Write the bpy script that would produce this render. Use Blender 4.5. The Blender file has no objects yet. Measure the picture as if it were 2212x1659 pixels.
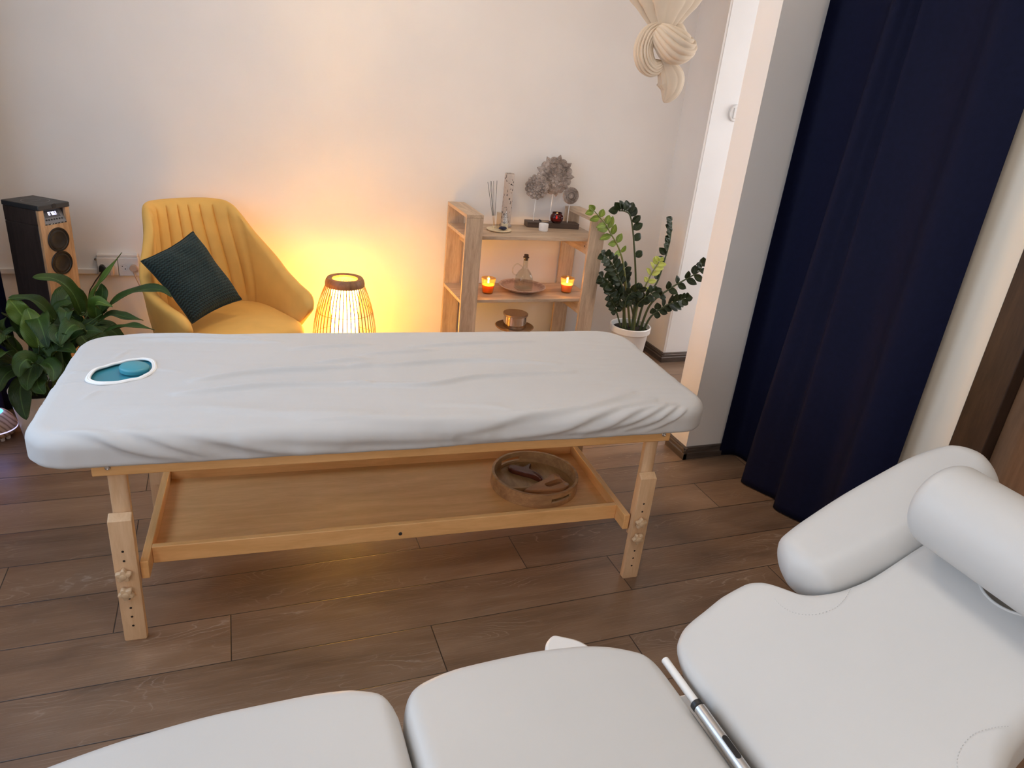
import bpy, bmesh, math, random
from math import sin, cos, pi, radians, sqrt
from mathutils import Vector, Matrix, noise
random.seed(7)
S = bpy.context.scene
COL = S.collection

# ------------------------------------------------------------------ camera
CH = 1.58
right = Vector((0.934202700, -0.343601902, 0.095932517))
up = Vector((0.054461473, 0.403125246, 0.913522843))
fwd = Vector((0.352561006, 0.848190880, -0.395313759))
cd = bpy.data.cameras.new('camera'); cam = bpy.data.objects.new('camera', cd); COL.objects.link(cam)
cam.matrix_world = Matrix(((right.x, up.x, -fwd.x, 0), (right.y, up.y, -fwd.y, 0), (right.z, up.z, -fwd.z, CH), (0, 0, 0, 1)))
cd.sensor_fit = 'HORIZONTAL'; cd.sensor_width = 36.0; cd.lens = 1548.09 / 2212 * 36.0; cd.clip_start = 0.02
S.camera = cam

# ------------------------------------------------------------------ world, exposure, big lights
S.view_settings.view_transform = 'Standard'; S.view_settings.look = 'None'
S.view_settings.gamma = 1.0; S.view_settings.use_curve_mapping = False
S.view_settings.exposure = -0.1
S.cycles.use_denoising = True
S.cycles.max_bounces = 10; S.cycles.diffuse_bounces = 6; S.cycles.glossy_bounces = 4; S.cycles.transmission_bounces = 8
S.cycles.sample_clamp_indirect = 8.0
S.cycles.caustics_reflective = False; S.cycles.caustics_refractive = False
W = bpy.data.worlds.new('sky'); S.world = W; W.use_nodes = True
bg = W.node_tree.nodes['Background']; bg.inputs[0].default_value = (0.62, 0.75, 1.0, 1); bg.inputs[1].default_value = 1.0

def area(name, loc, direction, sx, sy, power, col, shape='RECTANGLE', spread=180):
    l = bpy.data.lights.new(name, 'AREA'); l.shape = shape; l.size = sx
    if shape == 'RECTANGLE': l.size_y = sy
    l.energy = power; l.color = col; l.spread = radians(spread)
    o = bpy.data.objects.new(name, l); COL.objects.link(o); o.location = loc
    o.rotation_euler = Vector(direction).to_track_quat('-Z', 'Y').to_euler()
    return o
FILL_WIN = (-1.12, -1.25, 0.15, 0.75, 2.35)  # added unseen window, lets fill light onto the right wall and chair
WIN = (-1.12, 0.55, 2.95, 0.75, 2.35)      # window in the left wall: x, y0, y1, z0, z1
area('daylight_window', (-1.22, 1.75, 1.55), (1, 0, -0.12), 1.55, 2.3, 28, (0.57, 0.77, 1.0))
area('daylight_passage', (4.36, 3.06, 1.5), (-1, 0.12, 0), 1.7, 0.75, 62, (1.0, 0.96, 0.94))
area('fill_window_rear', (-1.22, -0.55, 1.55), (1, 0.15, -0.05), 1.55, 1.4, 28, (1.0, 0.93, 0.86))  # light of the added rear window, brightens the right wall
area('ceiling_lamp_light', (0.5, 0.7, 2.742), (0, 0, -1), 0.5, 0.5, 10, (1.0, 0.92, 0.82), 'DISK')
area('warm_ceiling_fill', (0.7, 2.75, 2.742), (0, 0, -1), 0.5, 0.5, 13, (1.0, 0.78, 0.56), 'DISK')  # added unseen lamp, lifts back and right walls with warm light
def point(name, loc, power, col, r=0.03):
    l = bpy.data.lights.new(name, 'POINT'); l.energy = power; l.color = col; l.shadow_soft_size = r
    o = bpy.data.objects.new(name, l); COL.objects.link(o); o.location = loc; return o
LAMP = (0.506, 3.50)
point('lamp_bulb_light', (LAMP[0], LAMP[1], 0.36), 62, (1.0, 0.58, 0.14), 0.035)

# ------------------------------------------------------------------ materials
def nmat(name):
    m = bpy.data.materials.new(name); m.use_nodes = True
    nt = m.node_tree; return m, nt, nt.nodes['Principled BSDF']
def nd(nt, t, **kw):
    n = nt.nodes.new(t)
    for k, v in kw.items(): setattr(n, k, v)
    return n
def c4(c): return (c[0], c[1], c[2], 1)
def coords(nt, scale=(1, 1, 1), rot=(0, 0, 0), kind='Object'):
    tc = nd(nt, 'ShaderNodeTexCoord'); mp = nd(nt, 'ShaderNodeMapping')
    mp.inputs['Scale'].default_value = scale; mp.inputs['Rotation'].default_value = rot
    nt.links.new(tc.outputs[kind], mp.inputs[0]); return mp.outputs[0]
def ramp(nt, fac, stops):
    r = nd(nt, 'ShaderNodeValToRGB'); e = r.color_ramp.elements
    e[0].position, e[0].color = stops[0][0], c4(stops[0][1]); e[1].position, e[1].color = stops[-1][0], c4(stops[-1][1])
    for p, c in stops[1:-1]:
        x = e.new(p); x.color = c4(c)
    nt.links.new(fac, r.inputs[0]); return r.outputs[0]
def bump(nt, b, h, strength=0.2, dist=0.002):
    bp = nd(nt, 'ShaderNodeBump'); bp.inputs['Strength'].default_value = strength; bp.inputs['Distance'].default_value = dist
    nt.links.new(h, bp.inputs['Height']); nt.links.new(bp.outputs[0], b.inputs['Normal'])
def noise_tex(nt, vec, scale, detail=4, rough=0.55, dist=0.0):
    n = nd(nt, 'ShaderNodeTexNoise'); n.inputs['Scale'].default_value = scale; n.inputs['Detail'].default_value = detail
    n.inputs['Roughness'].default_value = rough; n.inputs['Distortion'].default_value = dist
    nt.links.new(vec, n.inputs['Vector']); return n.outputs['Fac']
def M_plain(name, col, rough=0.5, var=0.06, scale=12, metal=0.0, bmp=0.0, bscale=300, spec=0.5, sheen=0.0, sheen_col=None, coat=0.0, sss=0.0):
    m, nt, b = nmat(name)
    f = noise_tex(nt, coords(nt), scale, 3)
    lo = [max(0, x * (1 - var)) for x in col]; hi = [min(1, x * (1 + var)) for x in col]
    nt.links.new(ramp(nt, f, [(0.3, lo), (0.7, hi)]), b.inputs['Base Color'])
    b.inputs['Roughness'].default_value = rough; b.inputs['Metallic'].default_value = metal
    b.inputs['Specular IOR Level'].default_value = spec
    if sheen:
        b.inputs['Sheen Weight'].default_value = sheen; b.inputs['Sheen Roughness'].default_value = 0.4
        b.inputs['Sheen Tint'].default_value = c4(sheen_col or col)
    if coat: b.inputs['Coat Weight'].default_value = coat
    if bmp: bump(nt, b, noise_tex(nt, coords(nt), bscale, 3), bmp, 0.001)
    return m
def M_wood(name, dark, light, axis='x', scale=1.0, rough=0.45, stretch=9, contrast=(0.3, 0.7), bmp=0.08):
    m, nt, b = nmat(name)
    k = {'x': (1, stretch, stretch), 'y': (stretch, 1, stretch), 'z': (stretch, stretch, 1)}[axis]
    v = coords(nt, k)
    oi = nd(nt, 'ShaderNodeObjectInfo'); ad = nd(nt, 'ShaderNodeVectorMath', operation='ADD')
    sc = nd(nt, 'ShaderNodeVectorMath', operation='SCALE'); sc.inputs[3].default_value = 7.0
    cb = nd(nt, 'ShaderNodeCombineXYZ')
    for i in range(3): nt.links.new(oi.outputs['Random'], cb.inputs[i])
    nt.links.new(cb.outputs[0], sc.inputs[0]); nt.links.new(v, ad.inputs[0]); nt.links.new(sc.outputs[0], ad.inputs[1]); v = ad.outputs[0]
    f = noise_tex(nt, v, 4.0 * scale, 6, 0.6, 0.6)
    fine = noise_tex(nt, v, 28.0 * scale, 4, 0.6, 0.2)
    mx = nd(nt, 'ShaderNodeMath', operation='MULTIPLY_ADD'); mx.inputs[1].default_value = 0.35
    nt.links.new(fine, mx.inputs[0]); nt.links.new(f, mx.inputs[2])
    sb = nd(nt, 'ShaderNodeMath', operation='SUBTRACT'); sb.inputs[1].default_value = 0.17; nt.links.new(mx.outputs[0], sb.inputs[0])
    mid = [(a + c) / 2 for a, c in zip(dark, light)]
    nt.links.new(ramp(nt, sb.outputs[0], [(contrast[0], dark), (0.5, mid), (contrast[1], light)]), b.inputs['Base Color'])
    b.inputs['Roughness'].default_value = rough
    if bmp: bump(nt, b, fine, bmp, 0.001)
    return m
def M_glass(name, col=(1, 1, 1), rough=0.0, ior=1.45):
    m, nt, b = nmat(name)
    f = noise_tex(nt, coords(nt), 6, 2)
    nt.links.new(ramp(nt, f, [(0.3, [x * 0.98 for x in col]), (0.7, col)]), b.inputs['Base Color'])
    b.inputs['Transmission Weight'].default_value = 1.0; b.inputs['Roughness'].default_value = rough; b.inputs['IOR'].default_value = ior
    return m
def M_thin_glass(name, col=(1, 1, 1), rough=0.0, body=0.0, body_col=(1, 1, 1)):
    # thin-walled glass: tinted transmission plus a fresnel reflection, light passes straight through
    m, nt, b = nmat(name); nt.nodes.remove(b); L = nt.links
    f = noise_tex(nt, coords(nt), 6, 2); tr = nd(nt, 'ShaderNodeBsdfTransparent'); L.new(ramp(nt, f, [(0.3, [x * 0.97 for x in col]), (0.7, col)]), tr.inputs[0])
    gl = nd(nt, 'ShaderNodeBsdfGlossy'); gl.inputs['Roughness'].default_value = rough; lw = nd(nt, 'ShaderNodeLayerWeight'); lw.inputs[0].default_value = 0.5
    pw = nd(nt, 'ShaderNodeMath', operation='POWER'); pw.inputs[1].default_value = 3.5; L.new(lw.outputs['Facing'], pw.inputs[0])
    fr = nd(nt, 'ShaderNodeMath', operation='MULTIPLY_ADD'); fr.inputs[1].default_value = 0.55; fr.inputs[2].default_value = 0.04; L.new(pw.outputs[0], fr.inputs[0])
    mx = nd(nt, 'ShaderNodeMixShader'); L.new(fr.outputs[0], mx.inputs[0])
    src = tr.outputs[0]
    if body:
        tl = nd(nt, 'ShaderNodeBsdfTranslucent'); tl.inputs[0].default_value = c4(body_col); m2 = nd(nt, 'ShaderNodeMixShader'); m2.inputs[0].default_value = body
        L.new(tr.outputs[0], m2.inputs[1]); L.new(tl.outputs[0], m2.inputs[2]); src = m2.outputs[0]
    L.new(src, mx.inputs[1]); L.new(gl.outputs[0], mx.inputs[2])
    L.new(mx.outputs[0], nt.nodes['Material Output'].inputs['Surface']); return m
def M_emit(name, col, strength):
    m, nt, b = nmat(name)
    f = noise_tex(nt, coords(nt), 5, 2)
    nt.links.new(ramp(nt, f, [(0.2, [x * 0.97 for x in col]), (0.8, col)]), b.inputs['Emission Color'])
    b.inputs['Base Color'].default_value = c4([min(1, x) for x in col]); b.inputs['Emission Strength'].default_value = strength
    return m

# ------------------------------------------------------------------ mesh helpers
def obj(name, me, mat, parent=None):
    o = bpy.data.objects.new(name, me); COL.objects.link(o)
    if mat is not None: me.materials.append(mat)
    if parent is not None: o.parent = parent
    return o
def tag(o, label=None, cat=None, group=None, kind=None):
    if label: o['label'] = label
    if cat: o['category'] = cat
    if group: o['group'] = group
    if kind: o['kind'] = kind
    return o
def thing(name, label, cat, loc=(0, 0, 0), rz=0.0, group=None):
    o = bpy.data.objects.new(name, None); COL.objects.link(o); o.empty_display_size = 0.05
    o.location = loc; o.rotation_euler = (0, 0, rz)
    return tag(o, label, cat, group)
def dup(root, label=None):
    r = root.copy(); COL.objects.link(r)
    if label: r['label'] = label
    for ch in list(root.children):
        c = ch.copy(); COL.objects.link(c); c.parent = r
        for g in list(ch.children):
            d = g.copy(); COL.objects.link(d); d.parent = c
    return r
class MB:
    def __init__(s): s.bm = bmesh.new()
    def v(s, p): return s.bm.verts.new(p)
    def face(s, vs):
        try: return s.bm.faces.new(vs)
        except ValueError: return None
    def box(s, x0, y0, z0, x1, y1, z1, M=None):
        P = [Vector((x, y, z)) for z in (z0, z1) for y in (y0, y1) for x in (x0, x1)]
        if M is not None: P = [M @ p for p in P]
        V = [s.v(p) for p in P]
        for f in ((0, 2, 3, 1), (4, 5, 7, 6), (0, 1, 5, 4), (2, 6, 7, 3), (0, 4, 6, 2), (1, 3, 7, 5)): s.face([V[i] for i in f])
        return s
    def rings(s, R, close=True, cap0=True, cap1=True):
        L = [[s.v(p) for p in r] for r in R]
        n = len(L[0])
        for a, b in zip(L, L[1:]):
            for i in range(n if close else n - 1):
                j = (i + 1) % n; s.face([a[i], a[j], b[j], b[i]])
        if cap0 and close: s.face(list(reversed(L[0])))
        if cap1 and close: s.face(L[-1])
        return s
    def lathe(s, prof, n=32, M=None, cap0=True, cap1=True):
        R = []
        for r, z in prof:
            r = max(r, 1e-5)
            q = [Vector((r * cos(2 * pi * i / n), r * sin(2 * pi * i / n), z)) for i in range(n)]
            R.append([M @ p for p in q] if M is not None else q)
        return s.rings(R, True, cap0, cap1)
    def cyl(s, p0, p1, r0, r1=None, n=20):
        p0, p1 = Vector(p0), Vector(p1); r1 = r0 if r1 is None else r1
        d = (p1 - p0); q = d.to_track_quat('Z', 'Y').to_matrix().to_4x4(); M = Matrix.Translation(p0) @ q
        return s.lathe([(r0, 0), (r1, d.length)], n, M)
    def tube(s, pts, r, n=8, closed=False):
        pts = [Vector(p) for p in pts]; N = len(pts); R = []; prev = None
        for i, p in enumerate(pts):
            if closed: t = pts[(i + 1) % N] - pts[i - 1]
            else: t = pts[min(i + 1, N - 1)] - pts[max(i - 1, 0)]
            t.normalize()
            if prev is None:
                a = Vector((0, 0, 1)) if abs(t.z) < 0.9 else Vector((1, 0, 0)); u = t.cross(a).normalized()
            else:
                u = prev - t * prev.dot(t); u.normalize()
            prev = u; w = t.cross(u); rr = r[i] if isinstance(r, (list, tuple)) else r
            R.append([p + (u * cos(2 * pi * k / n) + w * sin(2 * pi * k / n)) * rr for k in range(n)])
        if closed:
            R.append(R[0]); return s.rings(R, True, False, False)
        return s.rings(R, True, True, True)
    def prism(s, out, z0, z1, M=None):
        A = [Vector((p[0], p[1], z0)) for p in out]; B = [Vector((p[0], p[1], z1)) for p in out]
        if M is not None: A = [M @ p for p in A]; B = [M @ p for p in B]
        return s.rings([A, B])
    def grid(s, rows):
        L = [[s.v(p) for p in r] for r in rows]
        for a, b in zip(L, L[1:]):
            for i in range(len(a) - 1): s.face([a[i], a[i + 1], b[i + 1], b[i]])
        return L
    def build(s, name, mat, parent=None, angle=35, bevel=0.0, seg=2, recalc=True, weld=False):
        if weld: bmesh.ops.remove_doubles(s.bm, verts=s.bm.verts, dist=1e-5)
        if recalc: bmesh.ops.recalc_face_normals(s.bm, faces=s.bm.faces)
        me = bpy.data.meshes.new(name); s.bm.to_mesh(me); s.bm.free()
        me.polygons.foreach_set('use_smooth', [True] * len(me.polygons))
        try: me.set_sharp_from_angle(angle=radians(angle))
        except Exception: pass
        o = obj(name, me, mat, parent)
        if bevel:
            b = o.modifiers.new('bevel', 'BEVEL'); b.width = bevel; b.segments = seg; b.limit_method = 'ANGLE'; b.angle_limit = radians(40)
        return o
def box(name, a, b, mat, parent=None, bevel=0.0):
    return MB().box(*a, *b).build(name, mat, parent, bevel=bevel)
def catmull(P, n):
    P = [Vector(p) for p in P]; out = []; N = len(P) - 1
    for k in range(n):
        t = k / (n - 1) * N; i = min(int(t), N - 1); f = t - i
        p0, p1, p2, p3 = P[max(i - 1, 0)], P[i], P[i + 1], P[min(i + 2, N)]
        out.append(0.5 * ((2 * p1) + (p2 - p0) * f + (2 * p0 - 5 * p1 + 4 * p2 - p3) * f * f + (3 * p1 - p0 - 3 * p2 + p3) * f ** 3))
    return out
def lerp(a, b, t): return a + (b - a) * t
def interp(tab, x):
    # monotone cubic (no overshoot, no flat spots at the knots)
    if x <= tab[0][0]: return tab[0][1]
    if x >= tab[-1][0]: return tab[-1][1]
    n = len(tab); d = [(tab[i + 1][1] - tab[i][1]) / (tab[i + 1][0] - tab[i][0]) for i in range(n - 1)]
    def slope(i):
        if i == 0: return d[0]
        if i == n - 1: return d[-1]
        if d[i - 1] * d[i] <= 0: return 0.0
        h0, h1 = tab[i][0] - tab[i - 1][0], tab[i + 1][0] - tab[i][0]; w0, w1 = 2 * h1 + h0, h1 + 2 * h0
        return (w0 + w1) / (w0 / d[i - 1] + w1 / d[i])
    for i in range(n - 1):
        if x <= tab[i + 1][0]:
            h = tab[i + 1][0] - tab[i][0]; t = (x - tab[i][0]) / h; m0, m1 = slope(i), slope(i + 1); y0, y1 = tab[i][1], tab[i + 1][1]
            return y0 * (1 + 2 * t) * (1 - t) ** 2 + m0 * h * t * (1 - t) ** 2 + y1 * t * t * (3 - 2 * t) + m1 * h * t * t * (t - 1)
def sm(a, b, x):
    t = min(1, max(0, (x - a) / (b - a))); return t * t * (3 - 2 * t)

# palette
m_wall = M_plain('painted_plaster_wall', (0.81, 0.78, 0.752), 0.85, 0.02, 3, bmp=0.05, bscale=120)
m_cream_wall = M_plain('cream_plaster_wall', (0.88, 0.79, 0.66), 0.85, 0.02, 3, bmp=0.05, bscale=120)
m_white_wall = M_plain('white_plaster_wall', (0.86, 0.86, 0.86), 0.85, 0.02, 4, bmp=0.12, bscale=60)
m_ceil = M_plain('white_ceiling_paint', (0.85, 0.85, 0.84), 0.9, 0.02)
m_skirt = M_wood('dark_skirting_wood', (0.055, 0.04, 0.032), (0.11, 0.085, 0.07), 'x', 1, 0.32)
m_skirt_y = M_wood('dark_skirting_wood_deep', (0.055, 0.04, 0.032), (0.11, 0.085, 0.07), 'y', 1, 0.32)
m_beech_x = M_wood('beech_wood_long', (0.74, 0.40, 0.15), (0.90, 0.53, 0.23), 'x', 0.8, 0.42, 8)
m_beech_y = M_wood('beech_wood_cross', (0.74, 0.40, 0.15), (0.90, 0.53, 0.23), 'y', 0.8, 0.42, 8)
m_beech_z = M_wood('beech_wood_upright', (0.66, 0.42, 0.23), (0.80, 0.56, 0.35), 'z', 0.8, 0.42, 8)
m_knob = M_plain('maple_knob', (0.68, 0.49, 0.31), 0.4, 0.06, 40)
m_steel = M_plain('polished_steel', (0.72, 0.71, 0.70), 0.22, 0.03, 30, metal=1.0)
m_teal = M_plain('teal_vinyl', (0.035, 0.22, 0.29), 0.36, 0.05, 8)
m_sheet = M_plain('white_cotton_jersey', (0.555, 0.55, 0.545), 0.9, 0.015, 5, bmp=0.04, bscale=700, sheen=0.15, sheen_col=(1, 1, 1))
m_hem = M_plain('white_elastic_hem', (0.86, 0.86, 0.85), 0.9, 0.01)
m_leath = M_plain('white_leatherette', (0.555, 0.553, 0.545), 0.42, 0.012, 6, bmp=0.06, bscale=900, spec=0.35)
m_plast = M_plain('white_plastic', (0.78, 0.78, 0.77), 0.35, 0.01)
m_black = M_plain('black_plastic', (0.012, 0.012, 0.013), 0.4, 0.1)
m_dark = M_plain('charcoal_plastic', (0.035, 0.034, 0.035), 0.45, 0.1)
m_navy = M_plain('navy_blackout_satin', (0.0055, 0.007, 0.025), 0.70, 0.1, 60, bmp=0.06, bscale=1200, spec=0.10, sheen_col=(0.30, 0.28, 0.36))
# ------------------------------------------------------------------ floor of oak planks (one mesh, each plank its own quad)
def make_floor():
    m, nt, b = nmat('cerused_oak_planks')
    uv = nd(nt, 'ShaderNodeUVMap'); at = nd(nt, 'ShaderNodeAttribute'); at.attribute_name = 'plank'
    L = nt.links
    sep = nd(nt, 'ShaderNodeSeparateXYZ'); L.new(uv.outputs[0], sep.inputs[0])
    rnd = nd(nt, 'ShaderNodeSeparateColor'); L.new(at.outputs['Color'], rnd.inputs[0])
    def mth(op, a, bb=None, c=None):
        n = nd(nt, 'ShaderNodeMath', operation=op)
        for i, x in enumerate((a, bb, c)):
            if x is None: continue
            if isinstance(x, (int, float)): n.inputs[i].default_value = x
            else: L.new(x, n.inputs[i])
        return n.outputs[0]
    def vec(x, y, z):
        n = nd(nt, 'ShaderNodeCombineXYZ')
        for i, q in enumerate((x, y, z)):
            if isinstance(q, (int, float)): n.inputs[i].default_value = q
            else: L.new(q, n.inputs[i])
        return n.outputs[0]
    off = mth('MULTIPLY', rnd.outputs[0], 37.0)
    px = mth('ADD', sep.outputs[0], off)
    # broad tone, grain lines from warped rings (cathedrals), fine pores
    tone = noise_tex(nt, vec(mth('MULTIPLY', px, 1.6), mth('MULTIPLY', sep.outputs[1], 7), off), 1.0, 4, 0.55, 0.4)
    warp = noise_tex(nt, vec(mth('MULTIPLY', px, 1.9), mth('MULTIPLY', sep.outputs[1], 6.0), off), 1.0, 2, 0.45, 0.0)
    cy = mth('SUBTRACT', sep.outputs[1], 0.096)
    wig = noise_tex(nt, vec(mth('MULTIPLY', px, 26), mth('MULTIPLY', sep.outputs[1], 60), off), 1.0, 2, 0.5)
    d = mth('ADD', mth('ADD', mth('MULTIPLY', warp, 26), mth('MULTIPLY', mth('ABSOLUTE', cy), 60)), mth('MULTIPLY', wig, 0.9))
    fr = mth('FRACT', d)
    line = mth('POWER', mth('ABSOLUTE', mth('SUBTRACT', mth('MULTIPLY', fr, 2), 1)), 9.0)
    patch = noise_tex(nt, vec(mth('MULTIPLY', px, 2.6), mth('MULTIPLY', sep.outputs[1], 9), mth('ADD', off, 5.0)), 1.0, 2, 0.5)
    pm = nd(nt, 'ShaderNodeMapRange'); pm.inputs[1].default_value = 0.5; pm.inputs[2].default_value = 0.72; L.new(patch, pm.inputs[0])
    fine = noise_tex(nt, vec(mth('MULTIPLY', px, 7), mth('MULTIPLY', sep.outputs[1], 330), off), 1.0, 5, 0.65)
    pores = nd(nt, 'ShaderNodeMapRange'); pores.inputs[1].default_value = 0.52; pores.inputs[2].default_value = 0.78; L.new(fine, pores.inputs[0])
    base = ramp(nt, tone, [(0.25, (0.125, 0.070, 0.040)), (0.5, (0.225, 0.135, 0.080)), (0.72, (0.31, 0.20, 0.128))])
    shade = nd(nt, 'ShaderNodeMix', data_type='RGBA', blend_type='MULTIPLY'); shade.inputs[0].default_value = 1.0
    L.new(base, shade.inputs[6]); L.new(ramp(nt, rnd.outputs[1], [(0, (0.80, 0.80, 0.82)), (1, (1.18, 1.15, 1.10))]), shade.inputs[7])
    lim = (0.56, 0.45, 0.36)
    mx = nd(nt, 'ShaderNodeMix', data_type='RGBA'); mx.inputs[7].default_value = c4(lim)
    L.new(shade.outputs[2], mx.inputs[6]); L.new(mth('MULTIPLY', mth('MULTIPLY', line, pm.outputs[0]), 0.62), mx.inputs[0])
    mx2 = nd(nt, 'ShaderNodeMix', data_type='RGBA'); mx2.inputs[7].default_value = c4(lim)
    L.new(mx.outputs[2], mx2.inputs[6]); L.new(mth('MULTIPLY', pores.outputs[0], 0.30), mx2.inputs[0])
    # seams: distance to the plank edge in metres
    ex = mth('MINIMUM', sep.outputs[0], mth('SUBTRACT', PL, sep.outputs[0])); ey = mth('MINIMUM', sep.outputs[1], mth('SUBTRACT', PW, sep.outputs[1]))
    e = mth('MINIMUM', ex, ey)
    sr = nd(nt, 'ShaderNodeMapRange'); sr.inputs[1].default_value = 0.0006; sr.inputs[2].default_value = 0.0022; L.new(e, sr.inputs[0])
    mx3 = nd(nt, 'ShaderNodeMix', data_type='RGBA'); mx3.inputs[6].default_value = (0.012, 0.007, 0.005, 1)
    L.new(sr.outputs[0], mx3.inputs[0]); L.new(mx2.outputs[2], mx3.inputs[7])
    L.new(mx3.outputs[2], b.inputs['Base Color'])
    rr = nd(nt, 'ShaderNodeMapRange'); rr.inputs[3].default_value = 0.34; rr.inputs[4].default_value = 0.50; L.new(fine, rr.inputs[0]); L.new(rr.outputs[0], b.inputs['Roughness']); b.inputs['Specular IOR Level'].default_value = 0.75
    h = mth('ADD', mth('MULTIPLY', fine, 0.35), mth('ADD', mth('MULTIPLY', sr.outputs[0], 1.6), mth('MULTIPLY', line, 0.25)))
    bump(nt, b, h, 0.35, 0.0012)
    bm = bmesh.new(); ul = bm.loops.layers.uv.new('UVMap'); cl = bm.loops.layers.float_color.new('plank')
    y0 = 1.052 * CH; rows = {-1: 0.320, 0: -0.0435, 1: 0.5700, 2: 0.357, 3: -0.2335}
    x0, x1, ya, yb = -1.2, 4.3, -1.6, 3.95
    k0 = math.floor((ya - y0) / PW); k1 = math.ceil((yb - y0) / PW)
    rng = random.Random(3)
    for k in range(k0, k1):
        st = rows[k] * CH if k in rows else rng.uniform(0, PL)
        i0 = math.floor((x0 - st) / PL)
        xx = st + i0 * PL
        while xx < x1:
            a, c = max(xx, x0), min(xx + PL, x1); p, q = max(y0 + k * PW, ya), min(y0 + (k + 1) * PW, yb)
            col = (rng.random(), rng.random(), rng.random(), 1)
            if c > a and q > p:
                vs = [bm.verts.new(P) for P in ((a, p, 0), (c, p, 0), (c, q, 0), (a, q, 0))]
                f = bm.faces.new(vs)
                for l, (X, Y) in zip(f.loops, ((a, p), (c, p), (c, q), (a, q))):
                    l[ul].uv = (X - xx, Y - (y0 + k * PW)); l[cl] = col
            xx += PL
    bmesh.ops.remove_doubles(bm, verts=bm.verts, dist=1e-5)
    me = bpy.data.meshes.new('floor'); bm.to_mesh(me); bm.free()
    o = obj('floor', me, m); tag(o, kind='structure'); return o
PL, PW = 0.813 * CH, 0.1215 * CH
make_floor()

# ------------------------------------------------------------------ walls and ceiling
YB = 3.88          # back wall
def struct(o): return tag(o, kind='structure')
def wall(name, a, b, mat=None): return struct(box(name, a, b, mat or m_wall))
wall('wall_back', (-1.2, YB, 0), (2.52, YB + 0.1, 2.8))
wall('wall_alcove', (2.52, 3.60, 0), (4.3, YB + 0.1, 2.8), m_white_wall)
# the alcove's left face carries the room's paint: a thin plaster skin on that side
wall('wall_alcove_return', (2.506, 3.602, 0), (2.52, YB, 2.8))
wall('wall_partition', (1.933, 2.454, 0), (4.3, 2.594, 2.8))
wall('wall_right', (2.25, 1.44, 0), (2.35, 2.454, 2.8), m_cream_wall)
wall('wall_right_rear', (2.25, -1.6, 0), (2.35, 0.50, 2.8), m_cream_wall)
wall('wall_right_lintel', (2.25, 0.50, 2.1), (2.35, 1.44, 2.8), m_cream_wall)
wall('wall_front', (-1.2, -1.7, 0), (2.35, -1.6, 2.8))
struct(MB().box(4.3, 2.594, 0, 4.4, 2.66, 2.8).box(4.3, 3.46, 0, 4.4, 3.60, 2.8).box(4.3, 2.66, 0, 4.4, 3.46, 0.6).box(4.3, 2.66, 2.4, 4.4, 3.46, 2.8).build('wall_passage_end', m_white_wall))
struct(MB().box(4.31, 2.66, 0.6, 4.35, 2.71, 2.4).box(4.31, 3.41, 0.6, 4.35, 3.46, 2.4).box(4.31, 2.66, 0.6, 4.35, 3.46, 0.65).box(4.31, 2.66, 2.35, 4.35, 3.46, 2.4).build('window_3', m_plast))
x = WIN[0]; z0, z1 = WIN[3], WIN[4]
bmw = MB()
for ya, yb_ in ((-1.6, FILL_WIN[1]), (FILL_WIN[2], WIN[1]), (WIN[2], YB)): bmw.box(x - 0.1, ya, 0, x, yb_, 2.8)
for w_ in (WIN, FILL_WIN): bmw.box(x - 0.1, w_[1], 0, x, w_[2], z0); bmw.box(x - 0.1, w_[1], z1, x, w_[2], 2.8)
struct(bmw.build('wall_left', m_wall))
for k, w_ in enumerate((WIN, FILL_WIN)):  # the second of these is the added fill window
    y0, y1 = w_[1], w_[2]
    w1 = struct(MB().box(x - 0.075, y0, z0, x - 0.03, y0 + 0.06, z1).box(x - 0.075, y1 - 0.06, z0, x - 0.03, y1, z1).box(x - 0.075, y0, z0, x - 0.03, y1, z0 + 0.06)
                .box(x - 0.075, y0, z1 - 0.06, x - 0.03, y1, z1).box(x - 0.075, (y0 + y1) / 2 - 0.035, z0, x - 0.03, (y0 + y1) / 2 + 0.035, z1).build('window_%d' % (k + 1), m_plast, bevel=0.004))
    MB().box(x - 0.10, y0 - 0.03, z0 - 0.035, x + 0.13, y1 + 0.03, z0).build('window_sill', m_plast, w1, bevel=0.006)
struct(box('ceiling', (-1.2, -1.6, 2.8), (4.4, YB + 0.1, 2.9), m_ceil))
# baseboards: stepped profile
def skirt(name, p0, p1, nrm, mat):
    p0, p1, n = Vector(p0), Vector(p1), Vector(nrm)
    prof = [(0, 0), (0.018, 0), (0.018, 0.030), (0.013, 0.034), (0.013, 0.046), (0.010, 0.050), (0.010, 0.056), (0.004, 0.060), (0, 0.060)]
    A = [p0 + n * a + Vector((0, 0, z)) for a, z in prof]; B = [p1 + n * a + Vector((0, 0, z)) for a, z in prof]
    return struct(MB().rings([A, B]).build(name, mat))
skirt('baseboard_back', (-1.12, YB, 0), (2.50, YB, 0), (0, -1, 0), m_skirt)
skirt('baseboard_alcove', (2.506, 3.585, 0), (2.506, YB, 0), (-1, 0, 0), m_skirt_y)
skirt('baseboard_passage', (2.49, 3.60, 0), (4.3, 3.60, 0), (0, -1, 0), m_skirt)
skirt('baseboard_partition_end', (1.933, 2.436, 0), (1.933, 2.594, 0), (-1, 0, 0), m_skirt_y)
skirt('baseboard_partition', (1.916, 2.454, 0), (2.25, 2.454, 0), (0, -1, 0), m_skirt)
skirt('baseboard_right', (2.25, 1.47, 0), (2.25, 2.454, 0), (-1, 0, 0), m_skirt_y)
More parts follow.
